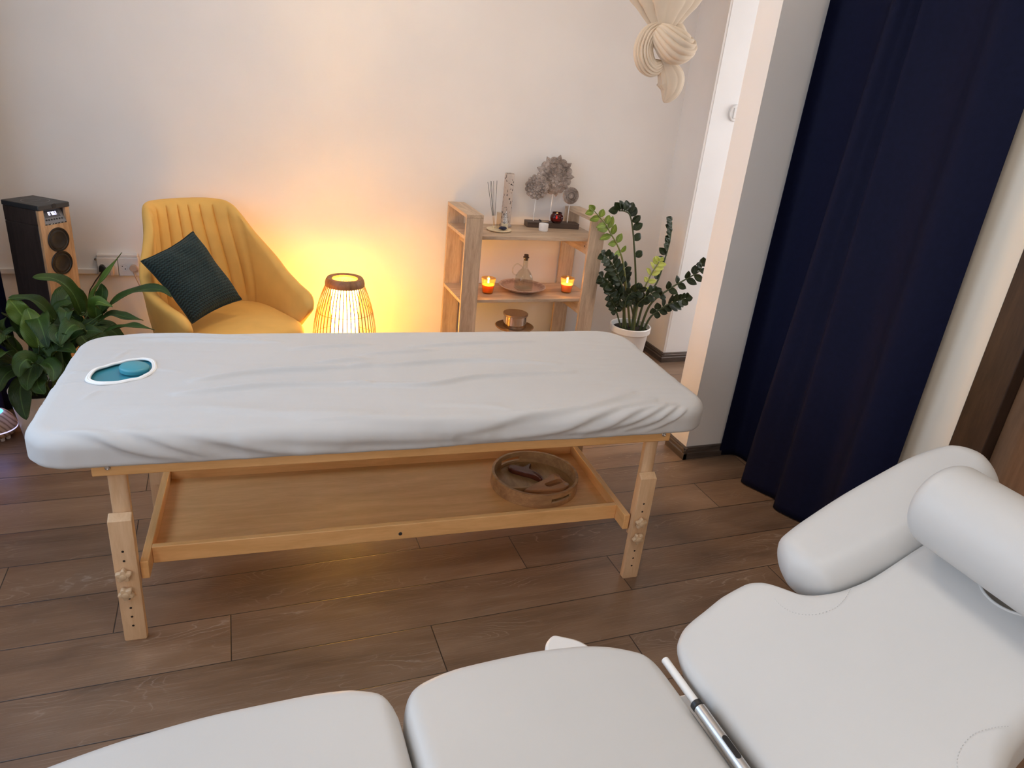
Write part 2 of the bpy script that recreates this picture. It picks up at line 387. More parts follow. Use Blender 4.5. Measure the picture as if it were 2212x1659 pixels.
# door: dark architrave, recessed veneered leaf
m_arch = M_wood('dark_walnut_architrave', (0.022, 0.011, 0.007), (0.05, 0.026, 0.016), 'z', 1, 0.4)
m_leaf = M_wood('oak_veneer_door', (0.16, 0.085, 0.045), (0.24, 0.135, 0.075), 'z', 0.7, 0.4, 14)
d1 = struct(MB().box(2.235, 1.36, 0, 2.30, 1.475, 2.12).box(2.235, 0.46, 0, 2.30, 0.55, 2.12).box(2.235, 0.46, 2.07, 2.30, 1.475, 2.16).build('door_1', m_arch, bevel=0.004))
MB().box(2.285, 0.55, 0.008, 2.325, 1.36, 2.07).build('door_leaf', m_leaf, d1, bevel=0.002)
MB().cyl((2.285, 0.66, 1.02), (2.235, 0.66, 1.02), 0.010).cyl((2.235, 0.655, 1.02), (2.235, 0.79, 1.02), 0.009).build('door_handle', m_steel, d1)
# rounded light switch by the corner of the white wall
sw = thing('light_switch', 'small white wall switch on the white strip behind the pillar edge', 'switch', (2.676, 3.60, 1.498))
MB().lathe([(0.046, 0), (0.046, 0.007), (0.042, 0.011), (0.034, 0.012)], 40, Matrix.Rotation(pi / 2, 4, 'X')).build('cover_plate', m_plast, sw)
MB().box(-0.022, -0.017, -0.028, 0.022, -0.010, 0.028).build('rocker', m_plast, sw, bevel=0.003)
# ------------------------------------------------------------------ massage table (local frame: u along, v back, z up)
TABLE_LOC = (-0.34978, 1.81208, 0); TABLE_RZ = radians(-3.2582)
tb = thing('massage_table', 'x', 'massage table', TABLE_LOC, TABLE_RZ)
tb['label'] = 'beech wood massage table with star knobs on its legs, under the white sheet'
def rail(name, a, b, mat): return box(name, a, b, mat, tb, bevel=0.003)
fr = rail('side_rail', (-0.018, 0.0, 0.543), (1.637, 0.022, 0.596), m_beech_x)
br = rail('side_rail', (-0.018, 0.598, 0.543), (1.637, 0.620, 0.596), m_beech_x)
rail('end_rail', (0.060, 0.0225, 0.545), (0.084, 0.5975, 0.594), m_beech_y)
rail('end_rail', (1.536, 0.0225, 0.545), (1.560, 0.5975, 0.594), m_beech_y)
def bolt(p, d, par):
    p = Vector(p); d = Vector(d)
    return MB().lathe([(0.0075, 0), (0.0075, 0.0015), (0.0055, 0.004), (0.003, 0.0045), (0.003, 0.0025), (0, 0.0025)], 20, Matrix.Translation(p) @ d.to_track_quat('Z', 'Y').to_matrix().to_4x4()).build('bolt', m_steel, par)
for u in (0.020, 1.612): bolt((u, 0, 0.568), (0, -1, 0), fr)
for u in (0.020, 1.612): bolt((u, 0.62, 0.568), (0, 1, 0), br)
def star(par, u, v, z, sgn, rot):
    out = []
    for i in range(60):
        a = 2 * pi * i / 60; r = 0.0178 + 0.0034 * cos(5 * a); out.append((r * cos(a + rot), r * sin(a + rot)))
    q = Matrix.Translation((u, v, z)) @ Vector((0, sgn, 0)).to_track_quat('Z', 'Y').to_matrix().to_4x4()
    R = [[q @ Vector((p[0] * s, p[1] * s, h)) for p in out] for s, h in ((0.86, 0.004), (1, 0.007), (1, 0.0155), (0.88, 0.0190), (0.55, 0.0200))]
    mb = MB().rings(R); mb.lathe([(0.0085, 0.0195), (0.0085, 0.0215), (0.006, 0.0228), (0, 0.0228)], 24, q); mb.lathe([(0.007, 0), (0.007, 0.005)], 16, q)
    return mb.build('star_knob', m_knob, par, 30)
def hole_mat():
    return M_plain('dark_bolt_hole', (0.02, 0.012, 0.008), 0.8)
m_hole = hole_mat()
def leg(u0, v0, sgn):
    # sgn -1: faces the camera side, +1: faces the wall
    va, vb, vc = (v0, v0 + 0.022, v0 + 0.047) if sgn < 0 else (v0, v0 - 0.022, v0 - 0.047)
    lo, hi = min(va, vb), max(va, vb)
    c = 0.014
    prof = [(u0, 0.004), (u0 + 0.003, 0), (u0 + 0.055, 0), (u0 + 0.058, 0.004), (u0 + 0.058, 0.402), (u0 + 0.058 - 0.002, 0.404), (u0 + 0.002, 0.404), (u0, 0.402)]
    if sgn < 0: R = [[Vector((p, hi, z + (c if z > 0.39 else 0))) for p, z in prof], [Vector((p, lo, z)) for p, z in prof]]
    else: R = [[Vector((p, lo, z + (c if z > 0.39 else 0))) for p, z in prof], [Vector((p, hi, z)) for p, z in prof]]
    o = MB().rings(R).build('leg', m_beech_z, tb, bevel=0.0015)
    for k, z in enumerate((0.237, 0.175)): star(o, u0 + 0.0235, va, z, sgn, 0.3 + 0.5 * k)
    for z in (0.307, 0.276, 0.211, 0.149, 0.116, 0.085, 0.053):
        MB().cyl((u0 + 0.027, va + sgn * -0.001, z), (u0 + 0.027, va + sgn * 0.0004, z), 0.0034, n=14).build('peg_hole', m_hole, o)
    # upper post, rounded, slides behind the lower board
    lo2, hi2 = min(vb, vc) + 0.0005, max(vb, vc)
    um, hw = u0 + 0.0315, 0.0225
    out = []
    for i in range(25):
        a = pi * i / 24; out.append((um + hw * cos(a), (lo2 + 0.010 if sgn < 0 else hi2 - 0.010) + sgn * 0.0095 * sin(a)))
    out += [(um - hw, hi2 if sgn < 0 else lo2), (um + hw, hi2 if sgn < 0 else lo2)]
    MB().prism(out, 0.165, 0.5425).build('leg_post', m_beech_z, tb, 30)
leg(0.0, 0.0, -1); leg(1.562, 0.0, -1); leg(0.0, 0.620, 1); leg(1.562, 0.620, 1)
# lower tray shelf
for u in (0.0590, 1.540): box('side_bar', (u, 0.024, 0.193), (u + 0.021, 0.597, 0.250), m_beech_y, tb, bevel=0.002)
tray = box('tray_shelf', (0.0802, 0.107, 0.200), (1.5398, 0.523, 0.212), m_beech_x, tb)
tf = box('tray_board', (0.0802, 0.088, 0.195), (1.5398, 0.1068, 0.250), m_beech_x, tb, bevel=0.002)
box('tray_board', (0.0802, 0.5232, 0.195), (1.5398, 0.541, 0.250), m_beech_x, tb, bevel=0.002)
MB().lathe([(0.006, 0), (0.006, 0.001), (0.004, 0.002), (0.0035, 0.0005), (0, 0.0005)], 16, Matrix.Translation((0.79, 0.088, 0.216)) @ Matrix.Rotation(pi / 2, 4, 'X')).build('screw', m_dark, tf)

# mattress and fitted sheet share one rounded-slab profile
MU0, MU1, MV0, MV1, MZ0, MZ1 = -0.158, 1.752, -0.045, 0.695, 0.600, 0.674
def rrect_dir(s, t, a, b, r):
    # point on a rounded rectangle (half sizes a, b, corner r) for a square-perimeter parameter
    q = max(abs(s), abs(t)); s, t = s / q, t / q
    x, y = s * a, t * b
    cx, cy = a - r, b - r
    if abs(x) > cx and abs(y) > cy:
        dx, dy = abs(x) - cx, abs(y) - cy
        mx = max(dx, dy); k = mx / max(1e-9, sqrt(dx * dx + dy * dy)); dx, dy = dx * k, dy * k
        x, y = math.copysign(cx + dx, x), math.copysign(cy + dy, y)
    return x, y
FOLDS = [([(0.659, 0.337), (0.789, 0.342), (1.038, 0.369), (1.346, 0.329)], 0.011, 0.004),
([(0.868, 0.505), (1.077, 0.527), (1.331, 0.55)], 0.008, 0.003),
([(0.647, 0.206), (0.865, 0.182), (1.059, 0.23), (1.378, 0.255)], 0.010, 0.004),
([(0.84, 0.052), (1.006, 0.03), (1.081, 0.0)], 0.012, 0.003),
([(0.90, -0.075), (1.013, -0.059), (1.135, -0.034), (1.311, -0.011), (1.504, 0.074)], 0.018, 0.008),
([(0.945, -0.105), (1.167, -0.095), (1.318, -0.055), (1.563, 0.019)], 0.013, 0.008),
([(1.209, -0.101), (1.349, -0.084), (1.478, -0.041), (1.585, -0.013)], 0.010, 0.007),
([(1.299, -0.103), (1.457, -0.074), (1.614, -0.014)], 0.008, 0.006),
([(1.434, -0.1), (1.54, -0.073), (1.628, -0.026)], 0.007, 0.005),
([(1.518, -0.106), (1.598, -0.076), (1.649, -0.044)], 0.006, 0.004),
([(-0.063, -0.015), (0.018, -0.042), (0.119, -0.085), (0.209, -0.105)], 0.013, 0.009),
([(0.055, -0.023), (0.157, -0.056), (0.265, -0.1)], 0.013, 0.008),
([(0.159, -0.033), (0.305, -0.066), (0.46, -0.105), (0.584, -0.108)], 0.015, 0.008),
([(0.072, 0.071), (0.222, 0.084), (0.464, 0.031), (0.674, 0.01)], 0.020, 0.005),
([(0.173, 0.18), (0.337, 0.198), (0.467, 0.209), (0.696, 0.203)], 0.011, 0.005),
([(0.206, 0.264), (0.378, 0.31), (0.564, 0.322), (0.711, 0.338)], 0.011, 0.005),
([(-0.02, 0.667), (0.173, 0.645), (0.372, 0.623)], 0.009, 0.003), ([(0.02, 0.62), (0.2, 0.6), (0.45, 0.575)], 0.008, 0.003),
([(0.473, 0.501), (0.734, 0.533)], 0.009, 0.003), ([(0.567, 0.386), (0.719, 0.404)], 0.009, 0.003), ([(0.7, 0.44), (0.95, 0.47)], 0.008, 0.003),
([(0.35, -0.055), (0.55, -0.075), (0.8, -0.085), (1.0, -0.09)], 0.018, 0.006), ([(0.5, 0.0), (0.75, -0.03), (1.0, -0.04)], 0.022, 0.006),
([(-0.12, 0.36), (-0.085, 0.37)], 0.006, 0.003), ([(-0.12, 0.28), (-0.07, 0.29)], 0.006, 0.002), ([(0.10, 0.36), (0.16, 0.34)], 0.006, 0.002), ([(-0.03, 0.23), (-0.06, 0.17)], 0.006, 0.002), ([(-0.09, 0.42), (-0.04, 0.43)], 0.006, 0.002), ([(-0.03, 0.45), (0.0, 0.53)], 0.006, 0.002)]
FP = [([Vector((q.x, q.y)) for q in catmull([(x, y, 0) for x, y in P], 4 * len(P))], s, a * (2.4 if max(p[1] for p in P) > 0.1 and P[-1][0] - P[0][0] > 0.15 else 1.05)) for P, s, a in FOLDS]
def fold_h(u, w):
    h = 0.0; p = Vector((u, w))
    for P, s, a in FP:
        if not (P[0].x - 0.25 < u < P[-1].x + 0.25 or P[-1].x - 0.25 < u < P[0].x + 0.25): continue
        best = 1e9; tt = 0; tot = len(P) - 1
        for i in range(tot):
            A, B = P[i], P[i + 1]; d = B - A; t = max(0, min(1, (p - A).dot(d) / d.length_squared))
            q = (p - A - d * t); L = q.length
            if L < best: best, tt, side = L, (i + t) / tot, (1 if d.x * q.y - d.y * q.x > 0 else -1)
        if best < 5 * s:
            env = sin(pi * min(1, max(0, 0.06 + 0.88 * tt))) ** 0.7
            ss = s * (0.8 if side < 0 else 1.8)      # steeper on its lower side
            h += 1.55 * a * env * math.exp(-(best / ss) ** 2)
    return h
HOLE_C = Vector((0.012, 0.357))
HOLE_P = [(-0.067, 0.307), (-0.064, 0.363), (-0.029, 0.402), (0.015, 0.434), (0.05, 0.444), (0.076, 0.424), (0.088, 0.381), (0.083, 0.334), (0.058, 0.298), (0.016, 0.277), (-0.023, 0.270), (-0.052, 0.281)]
HOLE_L = [Vector((p.x, p.y)) for p in catmull([(x, y, 0) for x, y in HOLE_P[-2:] + HOLE_P + HOLE_P[:3]], 17 * 12 + 1)][2 * 13:-2 * 13]
def hole_r(a):
    # radius of the face opening in direction a
    best = min(HOLE_L, key=lambda p: abs((math.atan2(p.y - HOLE_C.y, p.x - HOLE_C.x) - a + pi) % (2 * pi) - pi))
    return (best - HOLE_C).length
HOLE_T = [hole_r(2 * pi * i / 360) for i in range(360)]
HOLE_T = [(HOLE_T[i - 2] + HOLE_T[i - 1] + HOLE_T[i] + HOLE_T[(i + 1) % 360] + HOLE_T[(i + 2) % 360]) / 5 for i in range(360)]
def hr_(a):
    x = (a % (2 * pi)) / (2 * pi) * 360; i = int(x) % 360; return lerp(HOLE_T[i], HOLE_T[(i + 1) % 360], x - int(x))
def slab(name, off, mat, parent, folds, n_u, n_v, drop=None, hole=False):
    a, b = (MU1 - MU0) / 2 + off, (MV1 - MV0) / 2 + off; cu, cv = (MU0 + MU1) / 2, (MV0 + MV1) / 2
    zt, zb = MZ1 + off, MZ0; er = 0.034; R0 = 0.115
    def prof(q):
        # q 0..1 -> inset, z, w-drop.  0..0.80 flat, then round over, then straight side, then tuck
        if q <= 0.80: return None
        k = (q - 0.80) / 0.20
        if k < 0.55:
            th = k / 0.55 * pi / 2; return er - er * sin(th), zt - er + er * cos(th), er * th
        if k < 0.85:
            f = (k - 0.55) / 0.30; return 0.0, zt - er - f * (zt - er - zb), er * pi / 2 + f * (zt - er - zb)
        f = (k - 0.85) / 0.15; return 0.030 * f, zb - 0.004 * f, er * pi / 2 + (zt - er - zb) + 0.03 * f
    mb = MB(); rows = []; info = {}
    for j in range(n_v + 1):
        row = []
        for i in range(n_u + 1):
            # cluster samples near the rim
            s, t = 2 * i / n_u - 1, 2 * j / n_v - 1
            s = math.copysign(abs(s) ** 0.98, s)
            q = max(abs(s), abs(t))
            pr = prof(q)
            if pr is None:
                k = q / 0.80
                x, y = rrect_dir(s, t, (a - er), (b - er), R0 - er) if q > 1e-6 else (0, 0)
                x0, y0 = (s / 0.8) * (a - er), (t / 0.8) * (b - er)
                bl = k ** 3; x, y = lerp(x0, x * k, bl), lerp(y0, y * k, bl)
                z, wd, nrm = zt, 0.0, Vector((0, 0, 1))
            else:
                ins, z, wd = pr
                x, y = rrect_dir(s, t, a - ins, b - ins, max(R0 - ins, 0.02))
                ex, ey = rrect_dir(s, t, a, b, R0); fx, fy = rrect_dir(s, t, a - 0.03, b - 0.03, R0 - 0.03)
                o = Vector((ex - fx, ey - fy, 0)).normalized()
                kk = (q - 0.80) / 0.20; th = min(1, kk / 0.55) * pi / 2
                nrm = o * sin(th) + Vector((0, 0, 1)) * cos(th)
            u, v = x + cu, y + cv
            z += 0.006 * (1 - (2 * (u - cu) / (2 * a)) ** 4) * (1 - (2 * (v - cv) / (2 * b)) ** 4) if pr is None else 0
            P = Vector((u, v, z))
            if folds:
                w = v if pr is None else (v if abs(t) < abs(s) else (MV0 + er - wd - 0.012 if t < 0 else MV1 - er + wd))
                h = fold_h(u, w)
                h += 0.0030 * noise.noise((u * 2.6, v * 13, z * 6)) + 0.0013 * noise.noise((u * 9, v * 42, 3))
                if pr is not None:
                    # gathers at the ends and hem
                    g = sm(0.82, 0.97, q)
                    h += g * 0.0026 * noise.noise((u * 30, v * 30, 7)) + g * 0.002 * noise.noise((u * 9, v * 9, 2))
                    if q > 0.90 and t < 0 and abs(t) >= abs(s): P.z -= (q - 0.90) / 0.10 * (0.008 * noise.noise((u * 2.3, 0, 5)) + 0.004)
                P += nrm * max(h, -0.002)
            row.append(P)
        rows.append(row)
    L = mb.grid(rows)
    if hole:
        def ee(p):
            q = Vector((p.x, p.y)) - HOLE_C; return q, q.length / hr_(math.atan2(q.y, q.x))
        kill = [v for r in L for v in r if v.co.z > zt - 0.01 and ee(v.co)[1] < 0.98]
        bmesh.ops.delete(mb.bm, geom=kill, context='VERTS')
        for v in mb.bm.verts:
            if v.is_boundary and v.co.z > zt - 0.015 and ee(v.co)[1] < 1.25:
                q, e = ee(v.co); p = HOLE_C + q / e; v.co.x, v.co.y = p.x, p.y
    return mb.build(name, mat, parent, 60)
slab('mattress', 0.0, m_teal, tb, False, 60, 40)
tb_plug = MB().lathe([(0.0385, 0), (0.0398, 0.009), (0.0394, 0.0125), (0.0367, 0.0155), (0.027, 0.0175), (0, 0.0185)], 40, Matrix.Translation((0.038, 0.366, 0.6805)) @ Matrix.Rotation(radians(3), 4, 'Y')).build('face_hole_plug', M_plain('light_teal_vinyl', (0.06, 0.30, 0.38), 0.36, 0.05, 8), tb, 50)
sheet = thing('fitted_sheet', 'wrinkled white fitted sheet stretched over the massage table with an oval face opening', 'sheet', TABLE_LOC, TABLE_RZ)
slab('cover', 0.0045, m_sheet, sheet, True, 400, 220, hole=True)
def hem_loop(k, dz, wob):
    out = []
    for i in range(96):
        a = 2 * pi * i / 96; r = hr_(a) * k * (1 + wob * sin(7 * a + 1) + wob * 0.7 * sin(12 * a)); out.append((HOLE_C.x + r * cos(a), HOLE_C.y + r * sin(a), 0.6852 + dz + 0.0006 * sin(9 * a)))
    return out
hm = MB().tube(hem_loop(0.985, 0, 0.006), 0.0036, 8, True); hm.tube(hem_loop(1.045, 0.0, 0.006), 0.0034, 8, True); hm.tube(hem_loop(1.085, -0.001, 0.010), 0.0022, 6, True)
hm.build('face_opening_hem', m_hem, sheet, 60)

# ------------------------------------------------------------------ round wooden tray with massage tools, on the lower shelf
TM = Matrix.Translation(TABLE_LOC) @ Matrix.Rotation(TABLE_RZ, 4, 'Z')
def tw(u, v, z): return TM @ Vector((u, v, z))
m_acacia = M_wood('acacia_wood', (0.34, 0.18, 0.085), (0.60, 0.37, 0.18), 'x', 1.2, 0.38, 6)
m_acacia_floor = M_wood('mango_wood', (0.36, 0.20, 0.085), (0.60, 0.38, 0.18), 'y', 1.0, 0.36, 5)
rt = thing('round_tray', 'round acacia wood tray with cut-out handles on the lower shelf of the massage table', 'tray', tw(1.315, 0.318, 0.2125), TABLE_RZ)
MB().lathe([(0, 0), (0.150, 0), (0.150, 0.008), (0, 0.008)], 64).build('tray_bottom', m_acacia_floor, rt)
rw = MB(); NS = 96; ro, ri, H = 0.158, 0.149, 0.052
def slot(a):   # two handle openings
    for c in (radians(112), radians(-68)):
        d = (a - c + pi) % (2 * pi) - pi
        if abs(d) < 0.30: return True
    return False
zs = [0.0, 0.018, 0.034, H]
vo = [[rw.v((ro * cos(2 * pi * i / NS), ro * sin(2 * pi * i / NS), z)) for i in range(NS)] for z in zs]
vi = [[rw.v((ri * cos(2 * pi * i / NS), ri * sin(2 * pi * i / NS), z)) for i in range(NS)] for z in zs]
cut = [slot(2 * pi * (i + 0.5) / NS) for i in range(NS)]
for i in range(NS):
    j = (i + 1) % NS
    for k in range(3):
        if k == 1 and cut[i]: continue
        rw.face([vo[k][i], vo[k][j], vo[k + 1][j], vo[k + 1][i]]); rw.face([vi[k][j], vi[k][i], vi[k + 1][i], vi[k + 1][j]])
    rw.face([vo[3][i], vo[3][j], vi[3][j], vi[3][i]]); rw.face([vo[0][j], vo[0][i], vi[0][i], vi[0][j]])
    if cut[i]:
        rw.face([vo[1][i], vo[1][j], vi[1][j], vi[1][i]]); rw.face([vo[2][j], vo[2][i], vi[2][i], vi[2][j]])
        if not cut[i - 1]: rw.face([vo[1][i], vi[1][i], vi[2][i], vo[2][i]])
        if not cut[j]: rw.face([vi[1][j], vo[1][j], vo[2][j], vi[2][j]])
rw.build('tray_rim', m_acacia, rt, 40)
ZT = 0.2208
def tool(name, label, outline, thick, mat, u, v, z, rz, tilt=0.0, hole=None):
    t = thing(name, label, 'massage tool', tw(u, v, z), TABLE_RZ + rz); t['group'] = 'wooden massage tools in the round tray'
    outline = [(x * 1.16, y * 1.16) for x, y in outline]; P = catmull([(x, y, 0) for x, y in outline] + [(outline[0][0], outline[0][1], 0)], 56)[:-1]
    M = Matrix.Rotation(tilt, 4, 'X')
    mb = MB()
    if hole is None:
        c = sum(P, Vector()) / len(P)
        R = [[M @ (c + (p - c) * s + Vector((0, 0, h))) for p in P] for s, h in ((0.90, 0), (1, thick * 0.22), (1, thick * 0.78), (0.90, thick))]
        mb.rings(R)
    else:
        hx, hy, hw, hh, hr = hole; n = len(P); Hh = []
        c = sum(P, Vector()) / n
        cr, sr_ = cos(hr), sin(hr)
        for p in P:
            a = math.atan2(p.y - hy, p.x - hx) - hr
            ca, sa = cos(a), sin(a)
            k = 1 / (abs(ca / hw) ** 4 + abs(sa / hh) ** 4) ** 0.25
            x, y = k * ca, k * sa; Hh.append(Vector((hx + x * cr - y * sr_, hy + x * sr_ + y * cr, 0)))
        R = [[M @ (p + Vector((0, 0, thick * 0.2))) for p in P], [M @ (p + Vector((0, 0, thick * 0.8))) for p in P], [M @ (p * 0.96 + c * 0.04 + Vector((0, 0, thick))) for p in P],
             [M @ (p + Vector((0, 0, thick))) for p in Hh], [M @ p for p in Hh], [M @ (p * 0.96 + c * 0.04) for p in P]]
        R.append(R[0]); mb.rings(R, True, False, False)
    mb.build('blade', mat, t, 45)
    return t
m_rose = M_wood('dark_rosewood', (0.06, 0.012, 0.006), (0.16, 0.04, 0.018), 'x', 1.2, 0.3, 5)
m_cherry = M_wood('cherry_wood_tool', (0.34, 0.15, 0.06), (0.50, 0.25, 0.11), 'x', 1.2, 0.35, 5)
m_pale = M_wood('pale_beech_tool', (0.50, 0.30, 0.14), (0.62, 0.40, 0.21), 'x', 1.2, 0.4, 5)
tool('massage_tool', 'dark rosewood wing-shaped massage tool lying in the round tray', [(-0.06, 0.006), (-0.035, 0.016), (-0.012, 0.022), (0.0, 0.060), (0.008, 0.024), (0.03, 0.014), (0.062, 0.0), (0.064, -0.016), (0.03, -0.010), (-0.01, -0.012), (-0.045, -0.012)], 0.020, m_rose, 1.293, 0.372, ZT, radians(-40))
hc = [(-0.085, -0.012), (-0.03, 0.010), (0.015, 0.022), (0.05, 0.042), (0.066, 0.030), (0.060, 0.0), (0.066, -0.030), (0.035, -0.046), (-0.02, -0.034), (-0.06, -0.022)]
tool('massage_tool', 'cherry wood massage tool with an oval finger slot, uppermost in the round tray', hc, 0.013, m_cherry, 1.342, 0.268, ZT + 0.0135, radians(12), 0.0, (0.026, -0.011, 0.038, 0.014, 0.15))
tool('massage_tool', 'cherry wood massage tool lying lowest in the round tray, under the slotted one', [(x + 0.010, y - 0.010) for x, y in hc], 0.013, m_cherry, 1.342, 0.276, ZT, radians(4), 0.0, (0.038, -0.022, 0.038, 0.014, 0.15))
tool('massage_tool', 'slim pale beech massage stick lying in the round tray near its left rim', [(-0.046, 0.004), (-0.02, 0.0045), (0.02, 0.006), (0.045, 0.008), (0.048, 0.0), (0.02, -0.004), (-0.02, -0.006), (-0.046, -0.004)], 0.010, m_pale, 1.258, 0.276, ZT, radians(-8))
# ------------------------------------------------------------------ white treatment chair in the foreground
tc = thing('treatment_chair', 'white padded treatment chair in the foreground with raised backrest and rounded armrest', 'treatment chair', (0.45, 0.594, 0))
tc['label'] = 'big white padded treatment chair with raised backrest and a rounded armrest'
TCI = Matrix.Translation((-0.45, -0.594, 0))
def pad(name, s0, s1, half, thick, frame, top, n=60, m=56, er=0.026, crown=0.006, off=None, mat=None, parent=None):
    # loft along s: rounded-rectangle sections (edge radius er); frame(s, y, h) -> world; half(s) -> half width
    b = thick / 2; R = []
    ks = [lerp(s0, s1, 0.35 * i / n + 0.65 * (1 - cos(pi * i / n)) / 2) for i in range(n + 1)]
    for s in ks:
        e = min(s - s0, s1 - s)
        d = er - e if e < er else 0.0                       # the plan end is rounded over with the same radius
        sh = er - sqrt(max(0, er * er - d * d)) if d else 0.0
        w = max(0.004, half(s) - sh); bb = max(0.004, b - sh); r = min(er, w * 0.98, bb * 0.98); o = off(s) if off else 0.0
        ring = []
        for q, (sy, sz) in enumerate(((1, 1), (-1, 1), (-1, -1), (1, -1))):
            for k in range(8):
                a = pi / 2 * (q + k / 7); y = sy * (w - r) + r * cos(a); z = sz * (bb - r) + r * sin(a)
                ring.append((y, z))
            if q in (0, 2):                                   # points across the flat top and bottom
                for k in range(1, 13): ring.append(((1 if q == 0 else -1) * (w - r) * (1 - 2 * k / 13), (bb if q == 0 else -bb)))
        R.append([TCI @ frame(s, y + o, top - b + z + (crown * (1 - min(1, abs(y) / w) ** 2) * (bb / b) if z > 0 else 0)) for y, z in ring])
    return MB().rings(R).build(name, mat or m_leath, parent or tc, 60)
YC, SZ = 0.594, 0.62
flat_frame = lambda s, y, h: Vector((s, YC + y, SZ + h))
pad('leg_pad', -0.50, 0.2130, lambda s: interp([(-0.50, 0.17), (-0.42, 0.225), (-0.30, 0.265), (-0.17, 0.292), (-0.05, 0.303), (0.06, 0.304), (0.13, 0.299), (0.17, 0.286), (0.200, 0.266), (0.213, 0.244)], s) + 0.022, 0.11, flat_frame, 0.0, er=0.030)
pad('seat_pad', 0.2170, 0.6950, lambda s: interp([(0.217, 0.240), (0.23, 0.258), (0.27, 0.283), (0.34, 0.297), (0.45, 0.300), (0.56, 0.291), (0.61, 0.278), (0.655, 0.255), (0.68, 0.235), (0.695, 0.21)], s) + 0.022, 0.11, flat_frame, 0.0, er=0.030)
T = radians(26); e1 = Vector((cos(T), 0, sin(T))); nn = Vector((-sin(T), 0, cos(T))); B0 = Vector((0.716, YC, SZ + 0.004))
back_frame = lambda s, y, h: B0 + e1 * s + Vector((0, y, 0)) + nn * h
HB = [(0.0, 0.205), (0.02, 0.240), (0.06, 0.268), (0.11, 0.277), (0.16, 0.284), (0.205, 0.282), (0.232, 0.268), (0.252, 0.238), (0.268, 0.206), (0.30, 0.180), (0.34, 0.164), (0.40, 0.156), (0.52, 0.160), (0.62, 0.158), (0.72, 0.135), (0.78, 0.09)]
bk = pad('backrest', 0.0, 0.785, lambda s: interp(HB, s) + 0.010, 0.10, back_frame, 0.0, n=110, er=0.028, crown=0.004)
# face opening cut into the head end of the backrest (real hole)
def boolean_cut(target, cutter):
    md = target.modifiers.new('cut', 'BOOLEAN'); md.operation = 'DIFFERENCE'; md.solver = 'EXACT'; md.object = cutter
    bpy.context.view_layer.update()
    dg = bpy.context.evaluated_depsgraph_get(); me = bpy.data.meshes.new_from_object(target.evaluated_get(dg))
    target.modifiers.clear(); old = target.data; target.data = me; bpy.data.meshes.remove(old)
    me.polygons.foreach_set('use_smooth', [True] * len(me.polygons)); me.set_sharp_from_angle(angle=radians(50))
    d = cutter.data; bpy.data.objects.remove(cutter); bpy.data.meshes.remove(d)
hs, hy, ha, hb = 0.585, 0.0, 0.086, 0.074
MBk = Matrix((( e1.x, 0, nn.x, B0.x - 0.45), (0, 1, 0, B0.y - 0.594), (e1.z, 0, nn.z, B0.z), (0, 0, 0, 1)))
out = [(hs + ha * cos(2 * pi * i / 48), hy + hb * sin(2 * pi * i / 48)) for i in range(48)]
cutter = MB().prism(out, -0.052, 0.1, MBk).build('cutter', None, tc)
boolean_cut(bk, cutter)
MB().tube([MBk @ Vector((hs + (ha + 0.001) * cos(2 * pi * i / 64), hy + (hb + 0.001) * sin(2 * pi * i / 64), 0.0035)) for i in range(64)], 0.0028, 8, True).build('face_opening_piping', m_leath, bk, 60)
# stitched half-moons at the arm cut-outs
m_thread = M_plain('grey_thread', (0.50, 0.50, 0.50), 0.8)
for sgn in (1, -1):
    P = catmull([(0.236, sgn * 0.256, 0), (0.224, sgn * 0.215, 0), (0.228, sgn * 0.180, 0), (0.252, sgn * 0.152, 0), (0.290, sgn * 0.140, 0), (0.322, sgn * 0.146, 0), (0.345, sgn * 0.157, 0)], 120)
    mb = MB()
    for i in range(0, 116, 3):
        q = [MBk @ Vector((p.x, p.y, 0.0042 - 0.004 * (abs(p.y) / 0.27) ** 2 + (-0.012 * sm(0.215, 0.255, abs(p.y))))) for p in P[i:i + 2]]
        mb.tube(q, 0.0006, 5)
    mb.build('stitching', m_thread, bk)
# far armrest: a fat rounded pad beside the backrest
arm_frame = lambda s, y, h: B0 + e1 * s + Vector((0, 0.262 + y, 0)) + nn * h
ar = pad('armrest', 0.285, 0.775, lambda s: interp([(0.285, 0.045), (0.30, 0.062), (0.33, 0.078), (0.40, 0.088), (0.52, 0.094), (0.64, 0.092), (0.71, 0.080), (0.75, 0.062), (0.775, 0.040)], s), 0.105, arm_frame, 0.016, n=60, er=0.046, crown=0.010)
MB().box(0.700, 0.215, 0.42, 0.740, 0.275, 0.742).build('armrest_bracket', m_plast, tc, bevel=0.006)
MB().box(0.28, -0.10, 0.42, 0.78, 0.27, 0.46).build('back_support', m_plast, tc, bevel=0.006)
# plastic lever, hinge rod, plinth
MB().prism([(p.x, p.y) for p in catmull([(0.085, 0.30, 0), (0.098, 0.400, 0), (0.125, 0.436, 0), (0.150, 0.430, 0), (0.19, 0.395, 0), (0.22, 0.30, 0)], 30)], 0.49, 0.515, Matrix.Translation((0.0, 0, 0))).build('release_lever', m_plast, tc, bevel=0.006)
MB().tube([(0.258, 0.232, 0.611), (0.256, 0.10, 0.614), (0.2555, -0.05, 0.615), (0.2555, -0.24, 0.613)], 0.0075, 12).build('hinge_rod', m_plast, tc, 60)
MB().box(-0.62, -0.20, 0.46, 0.30, 0.20, 0.505).build('seat_frame', m_plast, tc, bevel=0.01)
MB().lathe([(0.11, 0.10), (0.11, 0.46)], 40, Matrix.Diagonal((1.5, 1.0, 1, 1))).build('lift_column', m_plast, tc)
MB().box(-0.45, -0.24, 0, 0.35, 0.24, 0.11).build('base', m_plast, tc, bevel=0.03, seg=4)
